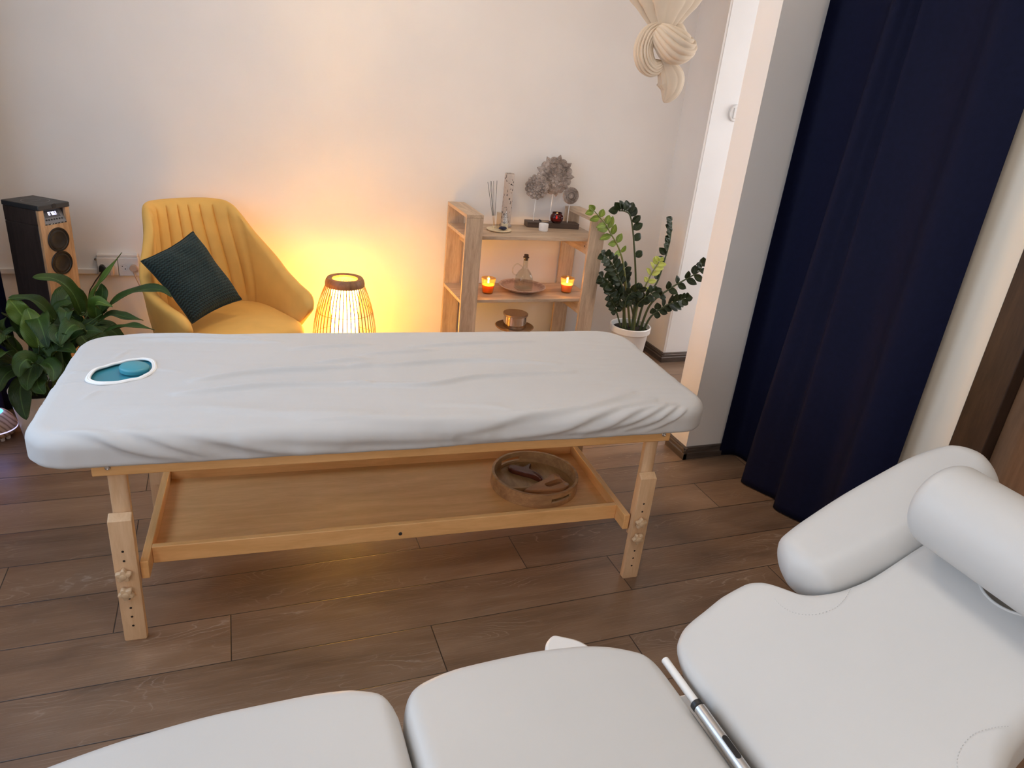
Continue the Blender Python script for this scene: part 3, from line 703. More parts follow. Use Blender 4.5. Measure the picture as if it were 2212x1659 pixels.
# neck roll lying across the backrest
def W_(s, y, h): return back_frame(s, y, h)
NS_, NR_, NY_ = 0.550, 0.081, 0.172
nr = thing('neck_roll', 'round white neck bolster lying across the top of the treatment chair backrest', 'bolster', W_(NS_, 0.0, 0.0))
loc = Vector(nr.location)
R = []
for i in range(49):
    y = -NY_ * cos(pi * i / 48); e = NY_ - abs(y); f = 1 if e > 0.035 else (0.40 + 0.60 * sqrt(max(0, 1 - ((0.035 - e) / 0.035) ** 2)))
    R.append([W_(NS_ + NR_ * f * cos(2 * pi * k / 40), y, NR_ + 0.0095 + NR_ * f * sin(2 * pi * k / 40)) - loc for k in range(40)])
for side in (0, -1):
    c = sum(R[side], Vector()) / 40
    ins = [c + (p - c) * 0.5 + Vector((0, 0.006 if side else -0.006, 0)) for p in R[side]]
    if side == 0: R.insert(0, ins)
    else: R.append(ins)
MB().rings(R).build('cushion', m_leath, nr, 60)
# silver tube in the fold between seat and backrest
tz = 0.632
tu = thing('metal_tube', 'slim silver metal tube with black cap lying in the white chair seat fold', 'metal tube', (0.6925, 0.45, tz))
def tube_y(name, y0, y1, r, mat, x=0.0): return MB().lathe([(r - 0.0012, 0), (r, 0.0012), (r, abs(y1 - y0) - 0.0012), (r - 0.0012, abs(y1 - y0))], 28, Matrix.Translation((x, y0, 0)) @ Matrix.Rotation(-pi / 2, 4, 'X')).build(name, mat, tu)
m_alu = M_plain('brushed_aluminium', (0.62, 0.61, 0.60), 0.3, 0.04, 80, metal=1.0)
tube_y('barrel', -0.06, 0.247, 0.0105, m_alu)
tube_y('cap', 0.247, 0.258, 0.0112, m_black)
R = [[Vector((0.0105 * sin(a) * 0.8 + (0.0044 * cos(b)) - 0.002, 0.165 + 0.02 * math.copysign(1, sin(b)) + 0.005 * sin(b), 0.0102)) for b in [2 * pi * k / 24 for k in range(24)]] for a in (0,)]
mb = MB(); P = [Vector((-0.0005 + 0.0048 * cos(b), 0.160 + (0.017 if sin(b) > 0 else -0.017) + 0.0048 * sin(b), 0)) for b in [2 * pi * k / 28 for k in range(28)]]
mb.rings([[p + Vector((0, 0, 0.0070)) for p in P], [p + Vector((0, 0, 0.0110)) for p in P]]).build('switch_slot', m_black, tu)
# ------------------------------------------------------------------ mustard armchair with a green cushion
m_must = M_plain('mustard_velvet', (0.76, 0.435, 0.105), 0.75, 0.10, 5, bmp=0.05, bscale=500, sheen=0.35, sheen_col=(1.0, 0.72, 0.30))
CH_LOC, CH_RZ = Vector((-0.035, 3.345, 0)), radians(27)
ac = thing('armchair', 'mustard velvet tub armchair with channelled backrest between the speaker and the bamboo lamp', 'armchair', CH_LOC, CH_RZ)
def shell():
    # plan path from left arm front round the back to right arm front
    path = catmull([(-0.305, -0.240, 0), (-0.322, -0.10, 0), (-0.322, 0.06, 0), (-0.270, 0.215, 0), (-0.15, 0.282, 0), (0, 0.295, 0), (0.15, 0.282, 0), (0.270, 0.215, 0), (0.322, 0.06, 0), (0.322, -0.10, 0), (0.305, -0.240, 0)], 181)
    n = len(path); R = []
    tops = [(0.0, 0.490), (0.015, 0.525), (0.045, 0.555), (0.12, 0.575), (0.175, 0.598), (0.205, 0.622), (0.238, 0.675), (0.275, 0.762), (0.305, 0.848), (0.328, 0.885), (0.352, 0.898), (0.5, 0.902)]
    for i in range(n):
        t = i / (n - 1); ts = t if t <= 0.5 else 1 - t
        top = interp(tops, ts)
        p = path[i]; tg = (path[min(i + 1, n - 1)] - path[max(i - 1, 0)]).normalized(); inn = Vector((-tg.y, tg.x, 0))   # points left of travel
        c = Vector((0, -0.02, 0)) - p; c.z = 0
        if inn.dot(c) < 0: inn = -inn
        back = sm(0.26, 0.40, ts)
        zb = 0.30; th = lerp(0.050, 0.062, back)
        endf = sm(0.0, 0.035, ts)
        th2 = th * (0.45 + 0.55 * sqrt(endf))
        ring = []
        def flare(z):   # outward lean
            h = (z - zb) / 0.6
            o = lerp(0.075 * h * 1.3 - 0.055, 0.16 * h - 0.03, back)
            return o
        def shear(z):   # arm front recedes towards the seat
            return (1 - sm(0.0, 0.22, ts)) * (0.16 * (1 - (z - zb) / max(0.2, top - zb)))
        narrow = 0.32 * sm(0.20, 0.31, ts)
        def P(z, off):
            q = p - inn * (flare(z) + off)
            q.x *= 1 - narrow * sm(0.42, 0.92, z)
            return Vector((q.x, q.y + shear(z), z))
        m = 16
        for k in range(m + 1):      # inner side, bottom to top
            z = lerp(zb, top - th2 * 0.5, k / m)
            g = 0.0
            if ts > 0.30:
                ch = abs(sin(pi * (t - 0.30) / 0.40 * 9)); g = 0.016 * (ch ** 0.35) * sm(0.30, 0.33, ts) * sm(0.40, 0.50, z) - 0.004
            ring.append(P(z, -th2 / 2 - g))
        for k in range(1, 8):
            a = pi * k / 8; ring.append(P(top - th2 * 0.5 + th2 * 0.5 * sin(a), -th2 / 2 * cos(a)))
        for k in range(m + 1):
            z = lerp(top - th2 * 0.5, zb, k / m); ring.append(P(z, th2 / 2))
        R.append(ring)
    return MB().rings(R).build('shell', m_must, ac, 55)
shell()
# piped seam where the back channels meet the arms, seat base and cushion
def seat_ring(z, k, r=0.09):
    out = []
    for i in range(64):
        a = 2 * pi * i / 64; ca, sa = cos(a), sin(a); e = 2 / 4.0
        out.append(Vector((0.262 * k * math.copysign(abs(ca) ** e, ca), -0.035 + 0.268 * k * math.copysign(abs(sa) ** e, sa), z)))
    return out
R = [seat_ring(0.325, 0.93), seat_ring(0.335, 0.985), seat_ring(0.375, 1.0), seat_ring(0.41, 0.995), seat_ring(0.43, 0.96), seat_ring(0.441, 0.88), seat_ring(0.449, 0.7), seat_ring(0.455, 0.4), seat_ring(0.457, 0.05)]
MB().rings(R).build('seat_cushion', m_must, ac, 60)
MB().rings([seat_ring(0.26, 0.80), seat_ring(0.285, 0.92), seat_ring(0.324, 0.95)]).build('seat_base', m_must, ac, 60)
m_leg = M_wood('black_stained_leg', (0.02, 0.014, 0.01), (0.05, 0.035, 0.025), 'z')
for sx in (-1, 1):
    for sy in (-1, 1):
        MB().cyl((sx * 0.19, -0.03 + sy * 0.17, 0.262), (sx * 0.255, -0.03 + sy * 0.235, 0.0), 0.018, 0.010).build('leg', m_leg, ac)
# green textured cushion
m, nt, b = nmat('bottle_green_plush')
uv = nd(nt, 'ShaderNodeUVMap'); mp = nd(nt, 'ShaderNodeMapping'); mp.inputs['Scale'].default_value = (1, 1, 1); nt.links.new(uv.outputs[0], mp.inputs[0])
wv = nd(nt, 'ShaderNodeTexWave', wave_type='BANDS', bands_direction='Y'); wv.inputs['Scale'].default_value = 8.2; wv.inputs['Distortion'].default_value = 0.0
sp = nd(nt, 'ShaderNodeSeparateXYZ'); nt.links.new(mp.outputs[0], sp.inputs[0])
zz = nd(nt, 'ShaderNodeMath', operation='SINE'); mu = nd(nt, 'ShaderNodeMath', operation='MULTIPLY'); mu.inputs[1].default_value = 165; nt.links.new(sp.outputs[0], mu.inputs[0]); nt.links.new(mu.outputs[0], zz.inputs[0])
ma = nd(nt, 'ShaderNodeMath', operation='MULTIPLY_ADD'); ma.inputs[1].default_value = 0.006; nt.links.new(zz.outputs[0], ma.inputs[0]); nt.links.new(sp.outputs[1], ma.inputs[2])
cb = nd(nt, 'ShaderNodeCombineXYZ'); nt.links.new(sp.outputs[0], cb.inputs[0]); nt.links.new(ma.outputs[0], cb.inputs[1]); nt.links.new(cb.outputs[0], wv.inputs['Vector'])
nt.links.new(ramp(nt, wv.outputs['Fac'], [(0.1, (0.003, 0.009, 0.009)), (0.9, (0.015, 0.036, 0.033))]), b.inputs['Base Color'])
b.inputs['Roughness'].default_value = 0.85; b.inputs['Sheen Weight'].default_value = 0.10; b.inputs['Sheen Tint'].default_value = (0.35, 0.55, 0.55, 1)
bump(nt, b, wv.outputs['Fac'], 0.8, 0.006)
def cushion():
    Lc, Tc, Rc, Bc = (Vector(p) for p in ((-0.358, 3.235, 0.728), (-0.163, 3.420, 0.812), (0.020, 3.290, 0.542), (-0.178, 3.095, 0.503)))
    ctr = (Lc + Tc + Rc + Bc) / 4
    cu = thing('cushion', 'bottle green plush cushion with zigzag ribs propped in the mustard armchair', 'cushion', ctr)
    nrm = (Rc - Lc).cross(Tc - Bc).normalized()
    if nrm.y > 0: nrm = -nrm
    n = 40; bm = bmesh.new(); ul = bm.loops.layers.uv.new('UVMap')
    def pt(s, t, side):
        pin = 1 - 0.05 * (1 - abs(2 * s - 1) ** 2) * 0
        S_, T_ = 2 * s - 1, 2 * t - 1
        S2 = S_ * (1 - 0.07 * (1 - T_ * T_)); T2 = T_ * (1 - 0.07 * (1 - S_ * S_))
        s2, t2 = (S2 + 1) / 2, (T2 + 1) / 2
        p = Bc * (1 - s2) * (1 - t2) + Rc * s2 * (1 - t2) + Lc * (1 - s2) * t2 + Tc * s2 * t2
        h = 0.072 * max(0, (1 - S_ ** 4) * (1 - T_ ** 4)) ** 0.55
        p = p + nrm * h * side + nrm * 0.006 * noise.noise((s * 5, t * 5, 1))
        return p - ctr
    F = [[bm.verts.new(pt(i / n, j / n, 1)) for i in range(n + 1)] for j in range(n + 1)]
    G = [[F[j][i] if i in (0, n) or j in (0, n) else bm.verts.new(pt(i / n, j / n, -0.4)) for i in range(n + 1)] for j in range(n + 1)]
    for Q, fl in ((F, 0), (G, 1)):
        for j in range(n):
            for i in range(n):
                vs = [Q[j][i], Q[j][i + 1], Q[j + 1][i + 1], Q[j + 1][i]]; uvs = [(i / n, j / n), ((i + 1) / n, j / n), ((i + 1) / n, (j + 1) / n), (i / n, (j + 1) / n)]
                if fl: vs.reverse(); uvs.reverse()
                f = bm.faces.new(vs); f.smooth = True
                for l, u in zip(f.loops, uvs): l[ul].uv = u
    bmesh.ops.recalc_face_normals(bm, faces=bm.faces)
    me = bpy.data.meshes.new('cover'); bm.to_mesh(me); bm.free(); obj('cover', me, m, cu)
    P = [pt(i / n, 0, 0) for i in range(n)] + [pt(1, j / n, 0) for j in range(n)] + [pt(1 - i / n, 1, 0) for i in range(n)] + [pt(0, 1 - j / n, 0) for j in range(n)]
    MB().tube(P, 0.004, 6, True).build('piping', M_plain('dark_green_piping', (0.008, 0.018, 0.017), 0.9), cu, 60)
cushion()

# ------------------------------------------------------------------ bamboo lamp (real light inside)
m_bamboo = M_wood('bamboo_strip', (0.16, 0.07, 0.03), (0.32, 0.16, 0.07), 'z', 1.0, 0.5)
lp = thing('bamboo_lamp', 'glowing barrel-shaped bamboo floor lamp by the back wall', 'lamp', (LAMP[0], LAMP[1], 0))
LH = 0.583
cage = [(0.02, 0.105), (0.10, 0.142), (0.20, 0.157), (0.29, 0.157), (0.40, 0.141), (0.48, 0.119), (0.545, 0.094), (0.560, 0.089)]
def cr(z):
    P = catmull([(a, b_, 0) for a, b_ in cage], 60)
    for q, w in zip(P, P[1:]):
        if q.x <= z <= w.x: return lerp(q.y, w.y, (z - q.x) / max(1e-6, w.x - q.x))
    return cage[-1][1]
NR = 46
for k in range(NR):
    a = 2 * pi * k / NR; zs_ = [0.02 + 0.54 * i / 22 for i in range(23)]
    d, tt = Vector((cos(a), sin(a), 0)), Vector((-sin(a), cos(a), 0)); R = []
    for z in zs_:
        c = d * cr(z) + Vector((0, 0, z)); R.append([c + tt * 0.0024 + d * 0.0008, c - tt * 0.0024 + d * 0.0008, c - tt * 0.0024 - d * 0.0008, c + tt * 0.0024 - d * 0.0008])
    MB().rings(R).build('rib', m_bamboo, lp, 30)
def hoop(z, r, rr): return MB().tube([Vector((r * cos(2 * pi * i / 64), r * sin(2 * pi * i / 64), z)) for i in range(64)], rr, 6, True)
for z in (0.14, 0.275, 0.41): hoop(z, cr(z) - 0.0022, 0.0014).build('hoop', m_bamboo, lp)
MB().lathe([(0.060, 0.568), (0.062, 0.577), (0.074, 0.583), (0.086, 0.581), (0.093, 0.570), (0.0965, 0.556), (0.0965, 0.543), (0.0915, 0.540), (0.0905, 0.560), (0.082, 0.572), (0.070, 0.574), (0.064, 0.568), (0.060, 0.568)], 64, None, False, False).build('rim', m_bamboo, lp, 40)
MB().lathe([(0, 0), (0.112, 0), (0.114, 0.006), (0.112, 0.024), (0.100, 0.026), (0, 0.026)], 56).build('base', m_bamboo, lp)
m_shade = M_emit('lit_paper_shade', (1.0, 0.50, 0.065), 47.0)
m_shade.node_tree.nodes['Principled BSDF'].inputs['Base Color'].default_value = (0.85, 0.8, 0.7, 1)
MB().lathe([(0.066, 0.05), (0.066, 0.515), (0.0645, 0.515), (0.0645, 0.05)], 48, None, False, False).build('inner_shade', m_shade, lp)
MB().lathe([(0.0, 0.028), (0.062, 0.028), (0.062, 0.05), (0, 0.05)], 32).build('shade_foot', m_bamboo, lp)
MB().lathe([(0.012, 0.05), (0.012, 0.10), (0.026, 0.15), (0.030, 0.18), (0.024, 0.205), (0, 0.212)], 24).build('bulb', M_emit('warm_bulb', (1.0, 0.66, 0.25), 12.0), lp)

# ------------------------------------------------------------------ shelving unit
m_sh_x = M_wood('ash_shelf_board', (0.36, 0.25, 0.165), (0.62, 0.47, 0.33), 'x', 0.9, 0.5, 8)
m_sh_y = M_wood('ash_side_board', (0.36, 0.25, 0.165), (0.62, 0.47, 0.33), 'y', 0.9, 0.5, 8)
m_sh_z = M_wood('ash_post', (0.36, 0.25, 0.165), (0.62, 0.47, 0.33), 'z', 0.9, 0.5, 8)
SX0, SX1, SY0, SY1, ST = 1.112, 1.912, 3.500, 3.857, 0.908
su = thing('shelving_unit', 'open ash wood shelving unit with three boards holding candles and ornaments', 'shelf', ((SX0 + SX1) / 2, (SY0 + SY1) / 2, 0))
so = Vector(su.location)
def sbox(name, a, b_, mat): return MB().box(*(Vector(a) - so), *(Vector(b_) - so)).build(name, mat, su, bevel=0.0015)
PT = 0.018; PWd = 0.092
for xa in (SX0, SX1 - PWd):
    sbox('post', (xa, SY0, 0), (xa + PWd, SY0 + PT, ST - 0.0185), m_sh_z)
    sbox('post', (xa, SY1 - PT, 0), (xa + PWd, SY1, ST - 0.0185), m_sh_z)
    sbox('top_board', (xa, SY0, ST - 0.018), (xa + PWd, SY1, ST), m_sh_y)
    xr = xa + PWd - 0.019 if xa == SX0 else xa + 0.001
    for z in (0.795, 0.451, 0.107):
        rb = sbox('bearer', (xr, SY0 + PT + 0.0005, z - 0.0905), (xr + 0.018, SY1 - PT - 0.0005, z - 0.0185), m_sh_y)
        if z > 0.7:
            for yy in (SY0 + 0.045, SY1 - 0.045): MB().cyl(Vector((xr - 0.0008 if xa != SX0 else xr + 0.0182, yy, z - 0.05)) - so, Vector((xr - 0.0002 if xa != SX0 else xr + 0.0188, yy, z - 0.05)) - so, 0.005).build('screw', m_dark, rb)
for z in (0.795, 0.451, 0.107):
    sbox('shelf_board', (SX0 + 0.0005, SY0 + PT + 0.0005, z - 0.018), (SX1 - 0.0005, SY1 - PT - 0.0005, z), m_sh_x)

# ------------------------------------------------------------------ ornaments on the top board
Z1, Z2, Z3 = 0.7955, 0.4515, 0.1075
m_carved = None
m, nt, b = nmat('washed_carved_wood'); v = coords(nt); f = noise_tex(nt, v, 90, 5, 0.7); g = noise_tex(nt, v, 14, 3)
mm = nd(nt, 'ShaderNodeMath', operation='MULTIPLY_ADD'); mm.inputs[1].default_value = 0.6; nt.links.new(f, mm.inputs[0]); nt.links.new(g, mm.inputs[2])
nt.links.new(ramp(nt, mm.outputs[0], [(0.55, (0.16, 0.125, 0.105)), (0.8, (0.32, 0.26, 0.225)), (1.0, (0.48, 0.41, 0.37))]), b.inputs['Base Color']); b.inputs['Roughness'].default_value = 0.8; bump(nt, b, f, 0.4, 0.002); m_carved = m
m_darkwood = M_wood('dark_stained_base', (0.045, 0.027, 0.018), (0.11, 0.07, 0.05), 'x', 1, 0.45)
ms = thing('mandala_ornament', 'three carved mandala discs on white rods set in a dark wooden base', 'ornament', (1.716, 3.788, Z1), radians(-5))
MB().box(-0.156, -0.036, 0, 0.156, 0.036, 0.031).build('base', m_darkwood, ms, bevel=0.002)
m_rod = M_plain('white_metal_rod', (0.80, 0.79, 0.77), 0.4, 0.02)
def disc(cx, cz, R, petals, style, zrod, y):
    bm_ = MB(); nr, na = 40, 288; rows = []
    def outl(a):
        k = petals * a / (2 * pi); fr_ = k - math.floor(k)
        if style == 'lotus':
            d = min(fr_, 1 - fr_); tipp = 1.0 - 0.62 * d ** 0.85
            lobe = 0.80 + 0.085 * sqrt(max(0, 1 - ((0.5 - d) / 0.25) ** 2)) if d > 0.25 else 0
            return R * max(tipp, lobe, 0.78)
        if style == 'round': return R * (0.86 + 0.14 * abs(cos(pi * k)) ** 0.6)
        return R * (0.95 + 0.05 * abs(2 * fr_ - 1))
    def relief(q, a):
        h = 0.0; k = petals * a
        if q < 0.10: h = 0.004 * sqrt(max(0, 1 - (q / 0.10) ** 2)) + 0.001
        elif q < 0.27: h = 0.0030 * abs(sin((q - 0.10) / 0.17 * pi * 2))
        else:
            for (r0, r1, mlt, ph) in ((0.27, 0.46, 1, 0), (0.46, 0.68, 1, pi), (0.68, 1.0, 1, 0)):
                if r0 <= q < r1:
                    f_ = (q - r0) / (r1 - r0); pet = abs(cos((k * mlt + ph) / 2))
                    edge = pet ** 0.5 - f_
                    h = 0.0035 * sm(0, 0.15, edge) - 0.0022 * math.exp(-((edge - 0.28) / 0.07) ** 2) + 0.0020 * math.exp(-((edge - 0.5) / 0.05) ** 2)
        return h * 1.15
    th = 0.010
    for i in range(nr + 1):
        q = i / nr
        rows.append([Vector((cx + outl(2 * pi * j / na + pi / 2) * q * cos(2 * pi * j / na + pi / 2) if i else cx, y - th / 2 - relief(q, 2 * pi * j / na), cz + (outl(2 * pi * j / na + pi / 2) * q * sin(2 * pi * j / na + pi / 2) if i else 0))) for j in range(na)])
    rows[0] = [r_.lerp(Vector((cx, r_.y, cz)), 0.98) for r_ in rows[1]]
    bk_ = [Vector((p.x, y + th / 2, p.z)) for p in rows[-1]]
    c2 = [Vector((lerp(cx, p.x, 0.02), y + th / 2, lerp(cz, p.z, 0.02))) for p in rows[-1]]
    o = bm_.rings(rows + [bk_, c2]).build('disc', m_carved, ms, 50)
    MB().cyl((cx, y + 0.004, 0.030), (cx, y + 0.004, cz - R * 0.80), 0.0026, n=10).build('rod', m_rod, ms)
disc(-0.006, 0.283, 0.117, 9, 'lotus', 0, 0.024)
disc(-0.112, 0.220, 0.070, 13, 'round', 0, -0.002)
disc(0.094, 0.183, 0.048, 36, 'saw', 0, -0.002)
# small pendant on a dark cord lying on the ornament's base
pn = thing('pendant', 'small pale leaf pendant on a dark cord lying on the dark ornament base', 'pendant', (1.662, 3.778, Z1 + 0.0312))
MB().prism([(p.x, p.y) for p in catmull([(-0.016, 0.002, 0), (0, 0.010, 0), (0.024, 0.004, 0), (0.027, -0.004, 0), (0.0, -0.009, 0), (-0.016, 0.002, 0)], 30)[:-1]], 0, 0.005).build('leaf', M_plain('pale_bone', (0.56, 0.42, 0.28), 0.5), pn)
MB().tube([(-0.016, 0.002, 0.003), (-0.024, 0.008, 0.010), (-0.030, 0.004, 0.012), (-0.027, -0.002, 0.005), (-0.018, 0.0, 0.0035)], 0.0022, 6).build('cord', m_black, pn)
# carved incense tower
m, nt, b = nmat('pierced_soapstone'); v = coords(nt, (1, 1, 0.55)); vo_ = nd(nt, 'ShaderNodeTexVoronoi'); vo_.inputs['Scale'].default_value = 78; nt.links.new(v, vo_.inputs['Vector'])
wv2 = noise_tex(nt, coords(nt), 55, 2, 0.5, 1.5)
mn = nd(nt, 'ShaderNodeMath', operation='ADD'); nt.links.new(vo_.outputs['Distance'], mn.inputs[0]); mn2 = nd(nt, 'ShaderNodeMapRange'); mn2.inputs[1].default_value = 0.40; mn2.inputs[2].default_value = 0.60; mn2.inputs[3].default_value = 0.45; mn2.inputs[4].default_value = 0.0; nt.links.new(wv2, mn2.inputs[0]); nt.links.new(mn2.outputs[0], mn.inputs[1])
nt.links.new(ramp(nt, mn.outputs[0], [(0.36, (0.03, 0.022, 0.02)), (0.45, (0.52, 0.43, 0.37))]), b.inputs['Base Color']); b.inputs['Roughness'].default_value = 0.6; bump(nt, b, mn.outputs[0], 0.6, 0.003)
tw_ = thing('incense_tower', 'tall pierced soapstone incense tower on the top board beside the incense sticks', 'incense burner', (1.428, 3.775, Z1))
MB().lathe([(0, 0), (0.034, 0), (0.034, 0.010), (0.028, 0.014), (0, 0.014)], 40).build('foot', M_plain('grey_soapstone', (0.36, 0.31, 0.28), 0.6), tw_)
MB().lathe([(0.0265, 0.014), (0.0275, 0.10), (0.0265, 0.20), (0.0275, 0.284), (0.0255, 0.288), (0.021, 0.288), (0.021, 0.02)], 48, None, True, False).build('tube', m, tw_, 50)
# dish with little things, and five loose incense sticks
dh = thing('incense_dish', 'round cream stone dish holding incense, a dark crystal and a little pot', 'dish', (1.353, 3.668, Z1))
MB().lathe([(0, 0), (0.060, 0), (0.067, 0.004), (0.068, 0.008), (0.064, 0.008), (0, 0.006)], 56).build('plate', M_plain('cream_onyx', (0.72, 0.61, 0.42), 0.4, 0.12, 30), dh)
MB().lathe([(0, 0.0065), (0.009, 0.0065), (0.009, 0.018), (0.0035, 0.020), (0.0035, 0.014), (0, 0.014)], 24, Matrix.Translation((-0.022, 0.026, 0))).build('stick_holder', M_plain('cream_onyx_holder', (0.70, 0.58, 0.40), 0.4, 0.12, 30), dh)
gt = thing('glass_vial', 'small upright clear glass vial standing on the cream dish', 'vial', (1.353 + 0.002, 3.668 + 0.018, Z1 + 0.0076))
MB().lathe([(0, 0.001), (0.0115, 0.001), (0.0120, 0.002), (0.0145, 0.078), (0.0150, 0.088), (0.0135, 0.088), (0.0130, 0.078), (0.0105, 0.004), (0, 0.004)], 28, Matrix.Translation((0, 0, -0.001))).build('tube', M_thin_glass('clear_vial_glass', (0.96, 0.92, 0.86)), gt)
sg = thing('tapered_cone', 'pale speckled tapered cone standing in a small cream pot on the dish', 'cone', (1.353 + 0.030, 3.668 - 0.004, Z1 + 0.0076))
MB().lathe([(0, 0.0005), (0.017, 0.0005), (0.018, 0.002), (0.0185, 0.032), (0.0165, 0.033), (0.0155, 0.028), (0, 0.028)], 28).build('pot', M_plain('cream_pot', (0.66, 0.58, 0.42), 0.55, 0.1, 50), sg)
m, nt, b = nmat('speckled_sage'); f = noise_tex(nt, coords(nt), 130, 3); nt.links.new(ramp(nt, f, [(0.4, (0.10, 0.09, 0.09)), (0.55, (0.62, 0.60, 0.58))]), b.inputs['Base Color']); b.inputs['Roughness'].default_value = 0.8
MB().lathe([(0.0140, 0.0285), (0.0138, 0.035), (0.009, 0.075), (0.0035, 0.098), (0, 0.100)], 24).build('cone', m, sg)
ck = thing('crystal', 'dark blue rough crystal cluster lying at the front of the cream dish', 'crystal', (1.353 + 0.008, 3.668 - 0.036, Z1 + 0.0080))
mb = MB(); rng = random.Random(4)
R = []
for i in range(9):
    a = pi * i / 8; R.append([Vector((-0.024 * cos(a), max(0.0015, sin(a)) * 0.013 * cos(2 * pi * k / 12) * rng.uniform(0.75, 1.1), 0.0115 + max(0.0015, sin(a)) * 0.011 * sin(2 * pi * k / 12) * rng.uniform(0.8, 1.05))) for k in range(12)])
mb.rings(R).build('stone', M_plain('dark_sodalite', (0.012, 0.014, 0.045), 0.25, 0.5, 90), ck, 10)
m_ink = M_plain('incense_paste', (0.055, 0.062, 0.055), 0.9, 0.1, 80); m_bam2 = M_plain('bare_bamboo_stick', (0.62, 0.40, 0.20), 0.6)
b0 = Vector((1.333, 3.694, Z1 + 0.0165))
for k, (dx, dz) in enumerate(((-0.053, 0.232), (-0.041, 0.238), (-0.036, 0.2375), (-0.025, 0.239), (-0.006, 0.241))):
    b1 = b0 + Vector(((k - 2) * 0.0011, ((k * 2) % 3 - 1) * 0.0011, 0))
    t_ = thing('incense_stick', 'thin dark incense stick fanning up from the cream dish', 'incense stick', b1, 0, 'incense sticks in the cream dish')
    mid = Vector((dx, 0.004, dz)) * 0.24; tip = Vector((dx, 0.004, dz))
    MB().cyl((0, 0, 0), mid, 0.0007, n=6).build('stick', m_bam2, t_); MB().cyl(mid, tip, 0.0012, n=6).build('paste', m_ink, t_)
# tealight glasses, candles
def flame(par, z, s=1.0, st=30):
    return MB().lathe([(0.0, 0), (0.0030 * s, 0.003 * s), (0.0038 * s, 0.007 * s), (0.0022 * s, 0.013 * s), (0, 0.019 * s)], 14, Matrix.Translation((0, 0, z))).build('flame', m_flame, par)
m_flame = M_emit('candle_flame', (1.0, 0.62, 0.18), 40.0)
m_wick = M_plain('wick', (0.02, 0.015, 0.01), 0.9)
cv = thing('tealight_cup', 'small clear frosted tealight cup at the front of the top board', 'tealight holder', (1.622, 3.685, Z1))
MB().lathe([(0, 0.0), (0.0245, 0), (0.0260, 0.004), (0.0275, 0.038), (0.0268, 0.040), (0.0255, 0.038), (0.0240, 0.010), (0, 0.010)], 40).build('glass', M_plain('frosted_white_glass', (0.78, 0.75, 0.73), 0.25, 0.04, 60), cv)
MB().lathe([(0, 0.0105), (0.0225, 0.0105), (0.0225, 0.022), (0, 0.0225)], 32).build('wax', M_plain('white_wax', (0.82, 0.78, 0.74), 0.5), cv)
rv = thing('red_votive', 'small round dark red glass votive with a lit flame on the ornament base', 'votive candle', (1.731, 3.762, Z1 + 0.0312))
m_redg = M_thin_glass('ruby_glass', (0.15, 0.022, 0.030), 0.08, 0.05, (0.5, 0.06, 0.07))
rp = MB(); R = []
for r, z in [(0.020, 0.0), (0.027, 0.004), (0.0345, 0.016), (0.0365, 0.028), (0.0335, 0.042), (0.027, 0.050), (0.0285, 0.058), (0.0265, 0.058), (0.0250, 0.050), (0.0310, 0.041), (0.0338, 0.028), (0.0318, 0.017), (0.0245, 0.008), (0.0005, 0.007)]:
    R.append([Vector(((r + (0.0009 * sin(14 * a) if 0.01 < z < 0.045 else 0)) * cos(a), (r + (0.0009 * sin(14 * a) if 0.01 < z < 0.045 else 0)) * sin(a), z)) for a in [2 * pi * k / 84 for k in range(84)]])
rp.rings(R).build('glass', m_redg, rv, 60)
MB().lathe([(0, 0.0085), (0.022, 0.0085), (0.024, 0.014), (0, 0.015)], 28).build('wax', M_plain('red_wax', (0.55, 0.10, 0.05), 0.5), rv)
MB().cyl((0, 0, 0.0145), (0, 0, 0.020), 0.0008, n=6).build('wick', m_wick, rv); flame(rv, 0.0195, 1.3)
point('red_votive_light', (1.731, 3.762, Z1 + 0.066), 0.35, (1.0, 0.5, 0.2), 0.006)

# ------------------------------------------------------------------ middle board: plate, bottle, two orange candles
pl = thing('serving_plate', 'shallow pinkish brown ceramic plate under the glass bottle on the middle board', 'plate', (1.530, 3.682, Z2))
m, nt, b = nmat('reactive_glaze'); v = coords(nt); ln = nd(nt, 'ShaderNodeVectorMath', operation='LENGTH'); nt.links.new(v, ln.inputs[0])
st_ = noise_tex(nt, coords(nt, (60, 60, 1)), 1.0, 3); mr = nd(nt, 'ShaderNodeMath', operation='MULTIPLY_ADD'); mr.inputs[1].default_value = 0.05; nt.links.new(st_, mr.inputs[0]); nt.links.new(ln.outputs['Value'], mr.inputs[2])
nt.links.new(ramp(nt, mr.outputs[0], [(0.05, (0.62, 0.42, 0.33)), (0.12, (0.56, 0.38, 0.30)), (0.145, (0.28, 0.16, 0.12)), (0.165, (0.66, 0.52, 0.44))]), b.inputs['Base Color']); b.inputs['Roughness'].default_value = 0.3
MB().lathe([(0, 0.0), (0.070, 0), (0.072, 0.003), (0.105, 0.012), (0.134, 0.029), (0.136, 0.032), (0.132, 0.032), (0.104, 0.0165), (0.070, 0.0075), (0, 0.0065)], 72).build('dish', m, pl, 60)
bo = thing('oil_bottle', 'clear glass oil bottle with curled handle and cork standing on the brown plate', 'bottle', (1.536, 3.682, Z2 + 0.0072))
m_gl = M_thin_glass('clear_glass', (0.94, 0.95, 0.92))
R = []
